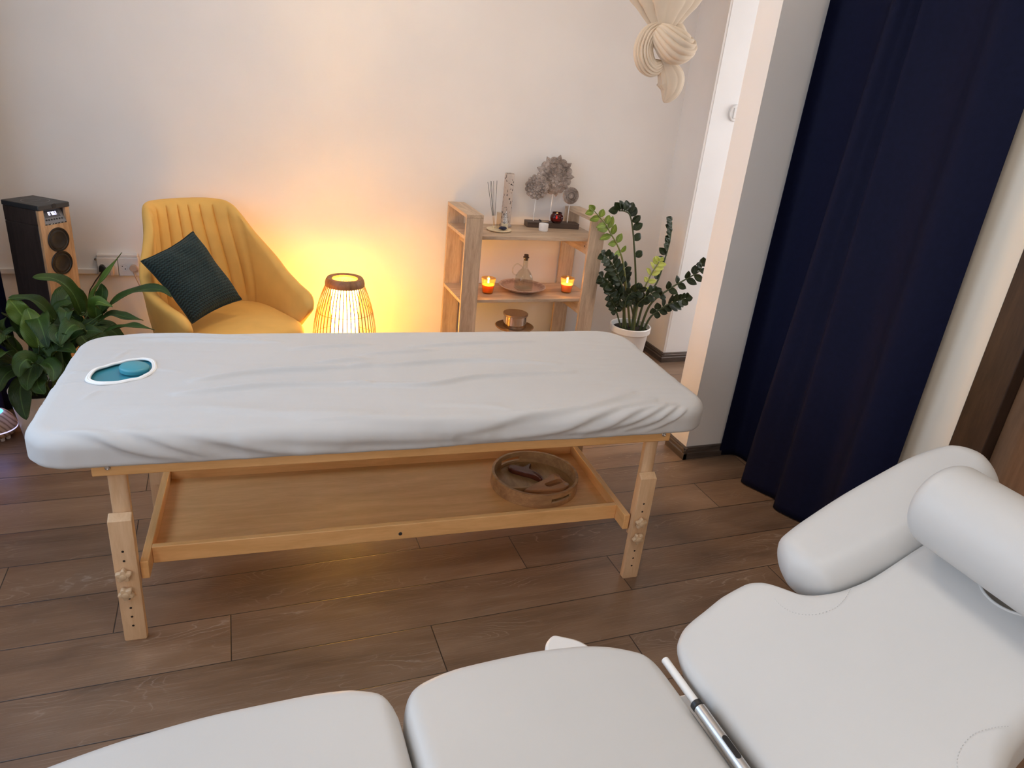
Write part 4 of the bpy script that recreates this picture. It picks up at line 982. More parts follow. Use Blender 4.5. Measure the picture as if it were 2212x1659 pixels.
for i, (w, z) in enumerate([(0.044, 0.0006), (0.047, 0.003), (0.047, 0.020), (0.046, 0.05), (0.043, 0.075), (0.034, 0.100), (0.021, 0.118), (0.0145, 0.130), (0.0140, 0.175), (0.0165, 0.178), (0.0165, 0.183), (0.0115, 0.184), (0.0112, 0.130), (0.018, 0.117), (0.031, 0.099), (0.040, 0.074), (0.0428, 0.05), (0.0435, 0.020), (0.042, 0.012), (0.0005, 0.010)]):
    e = 2 / lerp(4.5, 2.0, sm(0.06, 0.125, z))
    R.append([Vector((w * math.copysign(abs(cos(a)) ** e, cos(a)), w * math.copysign(abs(sin(a)) ** e, sin(a)), z)) for a in [2 * pi * k / 64 for k in range(64)]])
bod = MB().rings(R).build('body', m_gl, bo, 60)
MB().tube(catmull([(-0.0150, 0, 0.128), (-0.030, 0, 0.140), (-0.052, 0, 0.148), (-0.072, 0, 0.128), (-0.072, 0, 0.098), (-0.054, 0, 0.084), (-0.0445, 0, 0.086)], 40), 0.0038, 10).build('handle', m_gl, bo, 60)
MB().lathe([(0.0105, 0.168), (0.0108, 0.184), (0.0172, 0.1845), (0.0172, 0.188), (0.0128, 0.189), (0.0125, 0.202), (0, 0.203)], 24).build('cork', M_plain('dark_cork', (0.05, 0.025, 0.015), 0.7, 0.3, 60), bo)
def candle(x, y, z, label, wax, tint):
    c = thing('glass_candle', label, 'candle', (x, y, z), 0, 'lit candles on the middle board')
    MB().lathe([(0, 0.0), (0.0275, 0.0), (0.0295, 0.003), (0.0400, 0.086), (0.0395, 0.087), (0.0385, 0.086), (0.0285, 0.007), (0, 0.006)], 48).build('glass', M_thin_glass('tinted_candle_glass', tint, 0.1, 0.16, (1.0, 0.62, 0.26)), c)
    MB().lathe([(0, 0.0065), (0.0280, 0.0070), (0.0332, 0.048), (0.030, 0.0475), (0, 0.0465)], 40).build('wax', wax, c)
    MB().cyl((0, 0, 0.0465), (0, 0, 0.054), 0.0009, n=6).build('wick', m_wick, c); flame(c, 0.0535, 1.5)
    point('candle_light', (x, y, z + 0.072), 1.3, (1.0, 0.50, 0.14), 0.006)
def wax(name, col, em):
    m = M_plain(name, col, 0.5); bb = m.node_tree.nodes['Principled BSDF']
    bb.inputs['Subsurface Weight'].default_value = 1.0; bb.inputs['Subsurface Radius'].default_value = (0.03, 0.012, 0.004); bb.inputs['Subsurface Scale'].default_value = 0.6
    return m
candle(1.308, 3.640, Z2, 'lit orange candle in a clear glass near the left end of the middle board', wax('orange_wax', (0.95, 0.40, 0.06), 1), (1.0, 0.84, 0.55))
candle(1.790, 3.640, Z2, 'lit pink candle in a clear glass near the right end of the middle board', wax('pink_wax', (0.95, 0.56, 0.44), 1), (1.0, 0.84, 0.62))
# ------------------------------------------------------------------ bottom: silver-lidded jar on a wooden cake stand
cs = thing('wooden_stand', 'round brown wooden pedestal plate on the bottom board under the silver-lidded jar', 'stand', (1.500, 3.665, Z3))
MB().lathe([(0, 0), (0.062, 0), (0.062, 0.010), (0.022, 0.018), (0.018, 0.100), (0.03, 0.122), (0.108, 0.130), (0.113, 0.137), (0.109, 0.139), (0.10, 0.133), (0, 0.133)], 64).build('pedestal', M_wood('walnut_stand', (0.30, 0.15, 0.06), (0.45, 0.25, 0.11), 'x', 1, 0.4), cs, 50)
jr = thing('lidded_jar', 'silver cylindrical candle jar with a flat metal lid on the wooden stand', 'jar', (1.500, 3.665, Z3 + 0.1335))
MB().lathe([(0, 0.0004), (0.066, 0.0004), (0.0675, 0.002), (0.0675, 0.070), (0, 0.070)], 64).build('body', M_plain('silver_glass', (0.80, 0.74, 0.70), 0.12, 0.02, 10, metal=1.0), jr)
MB().lathe([(0, 0.0705), (0.0715, 0.0705), (0.0725, 0.072), (0.0725, 0.080), (0.070, 0.083), (0, 0.083)], 64).build('lid', M_plain('brushed_rose_lid', (0.62, 0.50, 0.40), 0.28, 0.02, 10, metal=1.0), jr)
# ------------------------------------------------------------------ tower speaker
m_spk = M_wood('dark_wenge_side', (0.030, 0.020, 0.017), (0.065, 0.045, 0.038), 'z', 1, 0.4, 10)
m_spf = M_wood('oak_front_baffle', (0.42, 0.23, 0.11), (0.66, 0.42, 0.24), 'z', 1.3, 0.4, 10)
SPL, SPR = Vector((-0.7408, 3.4422, 0)), radians(52)
sp_ = thing('tower_speaker', 'tall tower speaker with dark sides, oak front and black lid in the corner', 'speaker', SPL, SPR)
WS, DS = 0.148, 0.190
MB().box(0, 0.0125, 0.0, WS, DS, 0.816).box(0, 0.0125, 0.8162, 0.0235, DS, 0.8795).box(0.1285, 0.0125, 0.8162, WS, DS, 0.8795).box(0.0237, 0.048, 0.8162, 0.1283, DS, 0.8795).build('cabinet', m_spk, sp_, bevel=0.003)
# front baffle with a real opening for the sloped display
MB().box(0, 0, 0, WS, 0.012, 0.816).box(0, 0, 0.816, 0.024, 0.012, 0.8795).box(0.128, 0, 0.816, WS, 0.012, 0.8795).build('front_baffle', m_spf, sp_)
MB().box(-0.002, -0.004, 0.880, WS + 0.002, DS + 0.002, 0.901).build('lid', m_dark, sp_, bevel=0.003)
MB().lathe([(0.050, 0.9012), (0.052, 0.9017), (0.0535, 0.9012)], 56, Matrix.Translation((0.074, 0.093, 0)), False, False).build('lid_ring', M_plain('grey_lid_line', (0.16, 0.16, 0.165), 0.4), sp_)
# grey word-mark strip across the lid disc
lt = MB()
for i in range(8): lt.box(0.050 + i * 0.0062, 0.090, 0.9011, 0.0545 + i * 0.0062, 0.0945, 0.9014)
lt.build('lid_lettering', M_plain('grey_print', (0.22, 0.22, 0.23), 0.5), sp_)
MB().lathe([(0.0, 0), (0.010, 0), (0.010, 0.0012), (0, 0.0012)], 24, Matrix.Translation((0.074, -0.0042, 0.893)) @ Matrix.Rotation(pi / 2, 4, 'X')).build('lid_notch', m_black, sp_)
# display recess: sloped panel, lower ledge
pm_ = Matrix.Translation((0.0245, 0.0, 0.8215)) @ Matrix.Rotation(radians(-28), 4, 'X')
MB().box(0.0242, 0.0, 0.8165, 0.1278, 0.012, 0.8215).build('panel_ledge', m_dark, sp_)
m_pan = M_plain('grey_control_panel', (0.20, 0.20, 0.215), 0.35, 0.05)
pn_ = MB().box(0, 0.0, 0, 0.103, 0.002, 0.062, pm_).build('control_panel', m_pan, sp_)
MB().box(0.015, -0.0006, 0.024, 0.088, 0.0, 0.055, pm_).build('display_window', M_plain('smoked_display', (0.10, 0.10, 0.115), 0.15), pn_)
m_led = M_emit('blue_white_led', (0.72, 0.70, 1.0), 4.0)
def digit(x, segs):
    mb = MB(); w, h, t = 0.0072, 0.0135, 0.0017; z0 = 0.034
    D = {'a': (0, h - t, w, h), 'g': (0, h / 2 - t / 2, w, h / 2 + t / 2), 'd': (0, 0, w, t), 'f': (0, h / 2, t, h), 'b': (w - t, h / 2, w, h), 'e': (0, 0, t, h / 2), 'c': (w - t, 0, w, h / 2)}
    for s in segs:
        a, b_, c, d = D[s]; mb.box(x + a, -0.0011, z0 + b_, x + c, -0.0007, z0 + d, pm_)
    mb.build('led_digit', m_led, pn_)
for x, segs in ((0.036, 'abcdef'), (0.0465, 'abc'), (0.0565, 'abcdef'), (0.067, 'abged')): digit(x, segs)
for i in range(7): MB().lathe([(0.0036, 0), (0.0036, 0.0018), (0.0018, 0.0020), (0, 0.0014)], 18, pm_ @ Matrix.Translation((0.014 + i * 0.0125, 0, 0.0155)) @ Matrix.Rotation(pi / 2, 4, 'X')).build('button', m_black, pn_)
for i, (wd) in enumerate((0.006, 0.012, 0.005, 0.005, 0.005, 0.007)): MB().box(0.034 + i * 0.0155, -0.0006, 0.8180, 0.034 + i * 0.0155 + wd * 0.8, -0.0001, 0.8198).build('print_mark', m_plast, sp_)
def driver(z, r):
    M = Matrix.Translation((0.0742, -0.0002, z)) @ Matrix.Rotation(pi / 2, 4, 'X')
    o = MB().lathe([(r * 0.80, 0.0015), (r * 0.84, 0.004), (r * 0.97, 0.0045), (r, 0.002), (r, 0.0)], 56, M, False, False).build('driver', m_black, sp_, 40)
    MB().lathe([(0, 0.001), (r * 0.22, 0.0006), (r * 0.30, -0.004 + 0.0045), (r * 0.62, 0.0030), (r * 0.66, 0.0042), (r * 0.80, 0.0022)], 48, M, False, False).build('cone', M_plain('black_paper_cone', (0.020, 0.019, 0.019), 0.5, 0.15), o, 60)
driver(0.750, 0.0515); driver(0.650, 0.0515)
MB().lathe([(0.016, 0.0003), (0.018, 0.003), (0.0225, 0.003), (0.0235, 0)], 40, Matrix.Translation((0.091, 0, 0.540)) @ Matrix.Rotation(pi / 2, 4, 'X'), False, False).build('bass_port', m_black, sp_)
MB().lathe([(0.0, 0.0003), (0.0165, 0.0003)], 40, Matrix.Translation((0.091, 0, 0.540)) @ Matrix.Rotation(pi / 2, 4, 'X'), False, False).build('port_mouth', m_black, sp_)

# ------------------------------------------------------------------ cable duct, socket strip, plugs
m_sock = M_plain('white_socket_plastic', (0.74, 0.72, 0.70), 0.45, 0.02)
dc = struct(MB().box(-1.12, YB - 0.018, 0.498, -0.622, YB, 0.524).build('trim_1', m_sock, bevel=0.003))
ss = thing('socket_strip', 'white four-gang wall socket strip on the back wall beside the armchair', 'socket', (-0.530, YB, 0.540))
MB().box(-0.090, -0.030, -0.047, -0.0015, 0, 0.043).build('socket_block', m_sock, ss, bevel=0.004)
MB().box(0.0005, -0.030, -0.050, 0.090, 0, 0.043).build('socket_block', m_sock, ss, bevel=0.004)
MB().box(-0.088, -0.028, 0.0435, 0.088, 0, 0.058).build('upper_lip', m_sock, ss, bevel=0.003)
for i, xx in enumerate((-0.066, -0.025, 0.024, 0.066)):
    M = Matrix.Translation((xx, -0.0302, -0.006)) @ Matrix.Rotation(pi / 2, 4, 'X')
    o = MB().lathe([(0.0, 0.0003), (0.0150, 0.0003), (0.0165, 0.0013), (0.0180, 0.0013), (0.0185, 0.0)], 36, M, False, False).build('socket', m_sock, ss, 30)
    if i == 2:
        MB().lathe([(0, 0.0006), (0.0026, 0.0006)], 14, M @ Matrix.Translation((-0.006, 0.006, 0))).build('pin_hole', m_black, o); MB().lathe([(0, 0.0006), (0.0026, 0.0006)], 14, M @ Matrix.Translation((0.006, -0.007, 0))).build('pin_hole', m_black, o)
MB().lathe([(0.0, 0.0), (0.006, 0.0), (0.0055, 0.002), (0.003, 0.0022), (0.0025, 0.001), (0, 0.001)], 20, Matrix.Translation((-0.098, 0.0, 0.026)) @ Matrix.Rotation(pi / 2, 4, 'X')).build('screw', m_steel, ss)
def plug(name, label, xx, mat, pts, shape):
    t = thing(name, label, 'plug', (xx, YB - 0.0320, 0.534), 0, 'plugs in the wall socket strip')
    if shape == 'angled': MB().prism([(-0.016, -0.016), (0.019, -0.016), (0.017, -0.004), (0.002, 0.017), (-0.010, 0.016), (-0.014, 0.004)], 0.0, 0.024, Matrix.Rotation(pi / 2, 4, 'X')).build('body', mat, t, bevel=0.003)
    elif shape == 'flat': MB().box(-0.007, -0.038, -0.030, 0.007, 0.0, 0.014).build('body', mat, t, bevel=0.003)
    else: MB().prism([(p.x, p.y) for p in catmull([(-0.017, 0, 0), (-0.008, 0.015, 0), (0.010, 0.015, 0), (0.017, 0.004, 0), (0.017, -0.010, 0), (0.004, -0.017, 0), (-0.010, -0.013, 0), (-0.017, 0, 0)], 36)[:-1]], 0, 0.018, Matrix.Rotation(pi / 2, 4, 'X')).build('body', mat, t, bevel=0.003)
    if pts:
        o = Vector(t.location); MB().tube([Vector(p) - o for p in catmull(pts, 40)], 0.0028, 8).build('cable', mat, t, 60)
plug('plug', 'black angled plug with a black cable in the first wall socket beside the speaker', -0.596, m_black, [(-0.598, 3.835, 0.519), (-0.612, 3.832, 0.500), (-0.640, 3.820, 0.460), (-0.665, 3.80, 0.40), (-0.68, 3.79, 0.2), (-0.69, 3.79, 0.01)], 'angled')
plug('plug', 'flat beige plug without visible cable in the second wall socket', -0.555, M_plain('beige_plug', (0.66, 0.50, 0.36), 0.5), None, 'flat')
plug('plug', 'beige rounded plug with a thin cable in the last wall socket beside the armchair', -0.464, M_plain('beige_plug_round', (0.56, 0.42, 0.31), 0.5), [(-0.466, 3.836, 0.520), (-0.455, 3.835, 0.48), (-0.435, 3.836, 0.42), (-0.415, 3.84, 0.35), (-0.400, 3.85, 0.25), (-0.395, 3.855, 0.15), (-0.30, 3.85, 0.01)], 'round')

# ------------------------------------------------------------------ aroma diffuser
df = thing('aroma_diffuser', 'round wood-grain aroma diffuser with glowing blue top on the floor beside the white plant pot', 'diffuser', (-0.962, 3.165, 0))
m, nt, b = nmat('light_zebra_wood'); v = coords(nt, (1, 1, 1)); wv = nd(nt, 'ShaderNodeTexWave', wave_type='BANDS', bands_direction='DIAGONAL'); wv.inputs['Scale'].default_value = 22; wv.inputs['Distortion'].default_value = 3.5; wv.inputs['Detail'].default_value = 2; wv.inputs['Detail Scale'].default_value = 0.6; nt.links.new(v, wv.inputs['Vector'])
nt.links.new(ramp(nt, wv.outputs['Fac'], [(0.05, (0.34, 0.21, 0.13)), (0.35, (0.62, 0.45, 0.32)), (1.0, (0.70, 0.53, 0.39))]), b.inputs['Base Color']); b.inputs['Roughness'].default_value = 0.45
sh = [(0.050, 0.010), (0.070, 0.022), (0.082, 0.042)]
MB().lathe([(0, 0.008), *sh, (0.0828, 0.0455), (0, 0.0455)], 64).build('bowl', m, df, 60)
MB().lathe([(0, 0.0505), (0.0830, 0.0505), (0.0815, 0.062), (0.072, 0.088), (0.056, 0.108), (0.046, 0.115), (0.042, 0.115), (0.042, 0.110), (0, 0.110)], 64).build('upper_shell', m, df, 60)
m_blue = M_emit('cyan_glow', (0.15, 0.62, 0.80), 1.25)
MB().lathe([(0, 0.1105), (0.0415, 0.1105), (0.0415, 0.114), (0, 0.1155)], 48).build('light_disc', m_blue, df)
MB().lathe([(0.080, 0.0457), (0.0832, 0.0457), (0.0835, 0.0503), (0.080, 0.0503)], 64, None, False, False).build('light_band', M_emit('violet_glow', (0.62, 0.60, 1.0), 1.5), df)
for a in (-50, -20, 100, 220): MB().lathe([(0, 0), (0.008, 0), (0.009, 0.014), (0, 0.014)], 16, Matrix.Translation((0.050 * cos(radians(a)), 0.050 * sin(radians(a)), 0))).build('foot', m_plast, df)
point('diffuser_glow', (-0.962, 3.165, 0.15), 0.35, (0.35, 0.4, 1.0), 0.03)

# ------------------------------------------------------------------ peace lily
m_pot = M_plain('white_pot_glaze', (0.80, 0.79, 0.77), 0.35, 0.02)
m_soil = M_plain('dark_potting_soil', (0.018, 0.012, 0.008), 0.95, 0.4, 80, bmp=0.5, bscale=150)
def leaf_mat(name, c1, c2, rough=0.38, kind='UV'):
    m, nt, b = nmat(name); uv = nd(nt, 'ShaderNodeUVMap'); sp = nd(nt, 'ShaderNodeSeparateXYZ'); nt.links.new(uv.outputs[0], sp.inputs[0])
    f = noise_tex(nt, coords(nt), 9, 3)
    ab = nd(nt, 'ShaderNodeMath', operation='ABSOLUTE'); nt.links.new(sp.outputs[0], ab.inputs[0])
    # side veins: sine of (along - across)
    s1 = nd(nt, 'ShaderNodeMath', operation='MULTIPLY_ADD'); s1.inputs[1].default_value = -0.55; nt.links.new(ab.outputs[0], s1.inputs[0]); nt.links.new(sp.outputs[1], s1.inputs[2])
    s2 = nd(nt, 'ShaderNodeMath', operation='MULTIPLY'); s2.inputs[1].default_value = 95; nt.links.new(s1.outputs[0], s2.inputs[0]); s3 = nd(nt, 'ShaderNodeMath', operation='SINE'); nt.links.new(s2.outputs[0], s3.inputs[0])
    col = ramp(nt, f, [(0.3, c1), (0.7, c2)])
    mid = nd(nt, 'ShaderNodeMapRange'); mid.inputs[1].default_value = 0.03; mid.inputs[2].default_value = 0.09; mid.inputs[3].default_value = 0.45; mid.inputs[4].default_value = 0.0; nt.links.new(ab.outputs[0], mid.inputs[0])
    mx = nd(nt, 'ShaderNodeMix', data_type='RGBA'); nt.links.new(mid.outputs[0], mx.inputs[0]); nt.links.new(col, mx.inputs[6]); mx.inputs[7].default_value = c4([min(1, x * 2.4 + 0.03) for x in c2])
    nt.links.new(mx.outputs[2], b.inputs['Base Color']); b.inputs['Roughness'].default_value = rough; b.inputs['Specular IOR Level'].default_value = 0.35
    bump(nt, b, s3.outputs[0], 0.35, 0.0012); return m
m_lily = leaf_mat('peace_lily_leaf', (0.014, 0.036, 0.005), (0.036, 0.078, 0.011), 0.45)
m_lily2 = leaf_mat('peace_lily_light_leaf', (0.050, 0.100, 0.012), (0.105, 0.165, 0.024), 0.42)
m_stem = M_plain('green_stem', (0.09, 0.14, 0.035), 0.5, 0.15, 20)
def leaf_mesh(P, wmax, mat, parent, name='leaf', fold=0.25, roll=0.0, n=22, shape='lily', stalk=None, nrm=None):
    C_ = catmull(P, n + 1); bm = bmesh.new(); ul = bm.loops.layers.uv.new('UVMap'); rows = []
    for i, c in enumerate(C_):
        t = i / n; tg = (C_[min(i + 1, n)] - C_[max(i - 1, 0)]).normalized()
        ref = Vector(nrm) if nrm is not None else Vector((0.05, -0.45, 1.0)); side = tg.cross(ref)
        if side.length < 0.15: side = tg.cross(Vector((0, -1, 0.2)))
        side.normalize(); upv = side.cross(tg).normalized()
        side, upv = side * cos(roll) + upv * sin(roll), upv * cos(roll) - side * sin(roll)
        if shape == 'lily': w = wmax * (sin(pi * min(1, t ** 0.75)) ** 0.8) * (1 - 0.15 * t) if t < 1 else 0
        else: w = wmax * sqrt(max(0, 1 - (2 * t - 1) ** 2)) * (1 - 0.15 * (2 * t - 1))
        w = max(w, 0.0004)
        row = []
        for k in range(-3, 4):
            s = k / 3; wv_ = 0.06 * wmax * sin(t * 14 + k * 0.4) * abs(s)
            row.append((c + side * (s * w / 2) + upv * (abs(s) * w / 2 * fold + wv_), s, t))
        rows.append(row)
    V = [[bm.verts.new(p) for p, _, _ in r] for r in rows]
    for i in range(n):
        for k in range(6):
            f = bm.faces.new([V[i][k], V[i][k + 1], V[i + 1][k + 1], V[i + 1][k]]); f.smooth = True
            for l, (ii, kk) in zip(f.loops, ((i, k), (i, k + 1), (i + 1, k + 1), (i + 1, k))): l[ul].uv = (rows[ii][kk][1], rows[ii][kk][2])
    me = bpy.data.meshes.new(name); bm.to_mesh(me); bm.free()
    o = obj(name, me, mat, parent)
    sd = o.modifiers.new('thickness', 'SOLIDIFY'); sd.thickness = 0.0009; sd.offset = 0
    return o
PLX = Vector((-0.755, 3.120, 0))
ly = thing('peace_lily', 'leafy peace lily in a white pot beside the head end of the massage table', 'potted plant', PLX)
MB().lathe([(0, 0.0), (0.085, 0.0), (0.092, 0.006), (0.118, 0.22), (0.121, 0.235), (0.114, 0.235), (0.110, 0.20), (0, 0.20)], 56).build('pot', m_pot, ly, 50)
MB().lathe([(0, 0.2005), (0.1095, 0.2005), (0.1100, 0.212), (0.06, 0.218), (0, 0.220)], 40).build('soil', m_soil, ly)
LEAVES = [
([(-0.549, 3.1, 0.554), (-0.514, 3.067, 0.646), (-0.462, 3.033, 0.727), (-0.394, 3.0, 0.823)], 0.056) ,
([(-0.49, 3.05, 0.569), (-0.427, 3.0, 0.639), (-0.344, 2.95, 0.689), (-0.266, 2.9, 0.706), (-0.228, 2.85, 0.69)], 0.052) ,
([(-0.564, 3.05, 0.562), (-0.583, 3.017, 0.667), (-0.627, 2.983, 0.726), (-0.686, 2.95, 0.74)], 0.059) ,
([(-0.513, 3.05, 0.533), (-0.459, 3.017, 0.573), (-0.405, 2.983, 0.572), (-0.342, 2.95, 0.568)], 0.046) ,
([(-0.494, 2.95, 0.522), (-0.428, 2.9, 0.556), (-0.365, 2.85, 0.581), (-0.291, 2.8, 0.581)], 0.04) ,
([(-0.692, 2.9, 0.485), (-0.697, 2.917, 0.545), (-0.708, 2.933, 0.587), (-0.72, 2.95, 0.625)], 0.103) ,
([(-0.654, 3.0, 0.554), (-0.671, 2.983, 0.617), (-0.715, 2.967, 0.658), (-0.771, 2.95, 0.664)], 0.054) ,
([(-0.716, 2.95, 0.555), (-0.743, 2.95, 0.608), (-0.759, 2.95, 0.642), (-0.771, 2.95, 0.661)], 0.078) ,
([(-0.526, 3.2, 0.52), (-0.517, 3.2, 0.568), (-0.508, 3.2, 0.61), (-0.508, 3.2, 0.645)], 0.05) ,
([(-0.521, 3.08, 0.532), (-0.515, 3.047, 0.585), (-0.498, 3.013, 0.627), (-0.446, 2.98, 0.614)], 0.061) ,
([(-0.563, 2.95, 0.569), (-0.575, 2.917, 0.607), (-0.585, 2.883, 0.627), (-0.589, 2.85, 0.579)], 0.062) ,
([(-0.575, 2.88, 0.559), (-0.598, 2.853, 0.569), (-0.616, 2.827, 0.562), (-0.595, 2.8, 0.524)], 0.061) ,
([(-0.537, 2.9, 0.542), (-0.556, 2.867, 0.585), (-0.58, 2.833, 0.576), (-0.601, 2.8, 0.533)], 0.061) ,
([(-0.702, 2.9, 0.463), (-0.714, 2.867, 0.433), (-0.728, 2.833, 0.39), (-0.728, 2.8, 0.36)], 0.066) ,
([(-0.77, 2.95, 0.355), (-0.781, 2.917, 0.311), (-0.774, 2.883, 0.261), (-0.761, 2.85, 0.22)], 0.063) ,
([(-0.705, 2.88, 0.414), (-0.705, 2.853, 0.38), (-0.696, 2.827, 0.36), (-0.676, 2.8, 0.343)], 0.062) ,
([(-0.758, 2.95, 0.387), (-0.777, 2.9, 0.453), (-0.791, 2.85, 0.495), (-0.811, 2.8, 0.486)], 0.061) ,
([(-0.734, 3.0, 0.448), (-0.758, 2.983, 0.505), (-0.786, 2.967, 0.534), (-0.812, 2.95, 0.519)], 0.046) ,
([(-0.746, 3.0, 0.467), (-0.776, 2.983, 0.554), (-0.791, 2.967, 0.59), (-0.802, 2.95, 0.609)], 0.025) ,
([(-0.77, 2.95, 0.378), (-0.797, 2.917, 0.394), (-0.821, 2.883, 0.373), (-0.833, 2.85, 0.335)], 0.062) ,
([(-0.793, 3.05, 0.408), (-0.819, 3.033, 0.457), (-0.84, 3.017, 0.482), (-0.873, 3.0, 0.471)], 0.059) ,
([(-0.596, 2.95, 0.48), (-0.567, 2.933, 0.521), (-0.525, 2.917, 0.544), (-0.475, 2.9, 0.54)], 0.055) ,
([(-0.677, 3.05, 0.473), (-0.638, 3.067, 0.53), (-0.629, 3.083, 0.561), (-0.632, 3.1, 0.574)], 0.052) ,
([(-0.692, 2.95, 0.42), (-0.674, 2.933, 0.48), (-0.647, 2.917, 0.521), (-0.609, 2.9, 0.548)], 0.059) ,
([(-0.663, 2.9, 0.439), (-0.626, 2.867, 0.486), (-0.589, 2.833, 0.507), (-0.557, 2.8, 0.497)], 0.058) ,
([(-0.705, 2.85, 0.448), (-0.72, 2.833, 0.469), (-0.74, 2.817, 0.45), (-0.745, 2.8, 0.414)], 0.06) ,
([(-0.695, 3.2, 0.504), (-0.665, 3.2, 0.551), (-0.64, 3.2, 0.56), (-0.617, 3.2, 0.562)], 0.049) ,
([(-0.812, 3.05, 0.432), (-0.834, 3.05, 0.478), (-0.834, 3.05, 0.523), (-0.814, 3.05, 0.558)], 0.051) ,
([(-0.689, 2.85, 0.439), (-0.656, 2.817, 0.459), (-0.632, 2.783, 0.441), (-0.633, 2.75, 0.412)], 0.061) ,
]
LIGHT = {0, 5, 7, 9}
rng = random.Random(11)
for i, (P, w) in enumerate(LEAVES):
    Q = [Vector(p) - PLX for p in P]
    lf = leaf_mesh(Q, w * (1.0 if i in LIGHT else 1.25), m_lily2 if i in LIGHT else m_lily, ly, fold=0.22 + 0.1 * rng.random(), roll=rng.uniform(-0.25, 0.25), nrm=(0.12, -0.9, 0.55) if i in (5, 7, 9, 13, 14, 15, 25) else None)
    b0_ = Vector((rng.uniform(-0.05, 0.06), rng.uniform(-0.05, 0.04), 0.215)); q0 = Q[0]; dirn = (Q[1] - Q[0]).normalized()
    MB().tube(catmull([b0_, lerp(b0_, q0, 0.5) + Vector((0, 0, 0.05)), q0 + Vector((0, 0, 0.0)), q0 + dirn * 0.01], 14), 0.0024, 6).build('stalk', m_stem, lf)
for i in range(34):     # inner and hidden-side foliage
    a = rng.uniform(-0.3, 2 * pi - 0.3); l = rng.uniform(0.14, 0.30); h = rng.uniform(0.34, 0.60)
    st = Vector((0.05 * cos(a), 0.05 * sin(a), 0.215)); d = Vector((cos(a), sin(a) * 0.9, 0)); r0 = rng.uniform(0.06, 0.16)
    if PLX.x + d.x * (r0 + l) < -0.93 or (d.y > 0.3 and d.x < 0.5) or r0 + l > 0.36: continue
    q = [d * r0 + Vector((0, 0, h - 0.08)), d * (r0 + l * 0.4) + Vector((0, 0, h)), d * (r0 + l * 0.75) + Vector((0, 0, h - 0.02)), d * (r0 + l) + Vector((0, 0, h - rng.uniform(0.06, 0.16)))]
    lf = leaf_mesh(q, rng.uniform(0.07, 0.105), m_lily, ly, roll=rng.uniform(-0.5, 0.5), n=16)
    MB().tube(catmull([st, lerp(st, q[0], 0.5) + Vector((0, 0, 0.04)), q[0] + (q[1] - q[0]) * 0.05], 12), 0.0024, 6).build('stalk', m_stem, lf)

# ------------------------------------------------------------------ zz plant
m_zz = leaf_mat('zz_dark_leaf', (0.010, 0.018, 0.005), (0.022, 0.040, 0.010), 0.3)
m_zzl = leaf_mat('zz_fresh_leaf', (0.13, 0.20, 0.025), (0.24, 0.33, 0.05), 0.35)
m_zzy = leaf_mat('zz_new_leaf', (0.42, 0.50, 0.07), (0.62, 0.66, 0.16), 0.35)
m_zzs = M_plain('zz_dark_stem', (0.055, 0.075, 0.028), 0.45, 0.2, 40); m_zzs2 = M_plain('zz_light_stem', (0.20, 0.22, 0.08), 0.45, 0.15, 40)
ZP = Vector((2.172, 3.500, 0))
zp = thing('zz_plant', 'zz plant with glossy leaflets on upright stems in a white pot beside the shelving unit', 'potted plant', ZP)
MB().lathe([(0, 0.0), (0.080, 0.0), (0.085, 0.004), (0.108, 0.245), (0.112, 0.252), (0.119, 0.256), (0.121, 0.288), (0.118, 0.292), (0.112, 0.291), (0.110, 0.262), (0.104, 0.258), (0, 0.258)], 56).build('pot', m_pot, zp, 40)
MB().lathe([(0, 0.2585), (0.1035, 0.2585), (0.105, 0.266), (0, 0.272)], 36).build('soil', m_soil, zp)
STEMS = [
('tall', [(2.185, 3.5, 0.272), (2.167, 3.504, 0.513), (2.102, 3.508, 0.798), (2.061, 3.512, 0.921), (2.024, 3.516, 0.948), (1.987, 3.52, 0.949)]) ,
('bright_tall', [(2.185, 3.52, 0.265), (2.073, 3.508, 0.618), (2.009, 3.496, 0.749), (1.935, 3.484, 0.835), (1.891, 3.472, 0.885), (1.808, 3.46, 0.953)]) ,
('right_dark', [(2.228, 3.52, 0.264), (2.266, 3.54, 0.447), (2.34, 3.56, 0.533), (2.383, 3.58, 0.706), (2.402, 3.6, 0.792), (2.406, 3.62, 0.877)]) ,
('bright_short', [(2.172, 3.46, 0.287), (2.166, 3.447, 0.439), (2.203, 3.433, 0.602), (2.236, 3.42, 0.689)]) ,
('right_long', [(2.216, 3.46, 0.28), (2.241, 3.44, 0.43), (2.329, 3.42, 0.526), (2.422, 3.4, 0.595), (2.488, 3.38, 0.648), (2.48, 3.36, 0.701)]) ,
('right_low', [(2.232, 3.45, 0.289), (2.256, 3.432, 0.361), (2.317, 3.415, 0.425), (2.377, 3.397, 0.463), (2.428, 3.38, 0.486)]) ,
('left_up', [(2.105, 3.46, 0.294), (2.061, 3.45, 0.493), (2.006, 3.44, 0.595), (1.948, 3.43, 0.674), (1.887, 3.42, 0.726)]) ,
('left_small', [(2.081, 3.47, 0.292), (2.035, 3.46, 0.394), (1.996, 3.45, 0.452), (1.955, 3.44, 0.528)]) ,
('left_mid', [(2.142, 3.48, 0.281), (2.066, 3.467, 0.434), (1.99, 3.453, 0.535), (1.91, 3.44, 0.596)]) ,
('mid', [(2.112, 3.44, 0.296), (2.064, 3.42, 0.434), (2.068, 3.4, 0.508), (2.109, 3.38, 0.54)]) ,
('mid2', [(2.235, 3.54, 0.257), (2.187, 3.553, 0.388), (2.122, 3.567, 0.521), (2.114, 3.58, 0.609)]) ,
('mid3', [(2.142, 3.44, 0.295), (2.141, 3.42, 0.427), (2.156, 3.4, 0.476), (2.216, 3.38, 0.529)]) ,
]
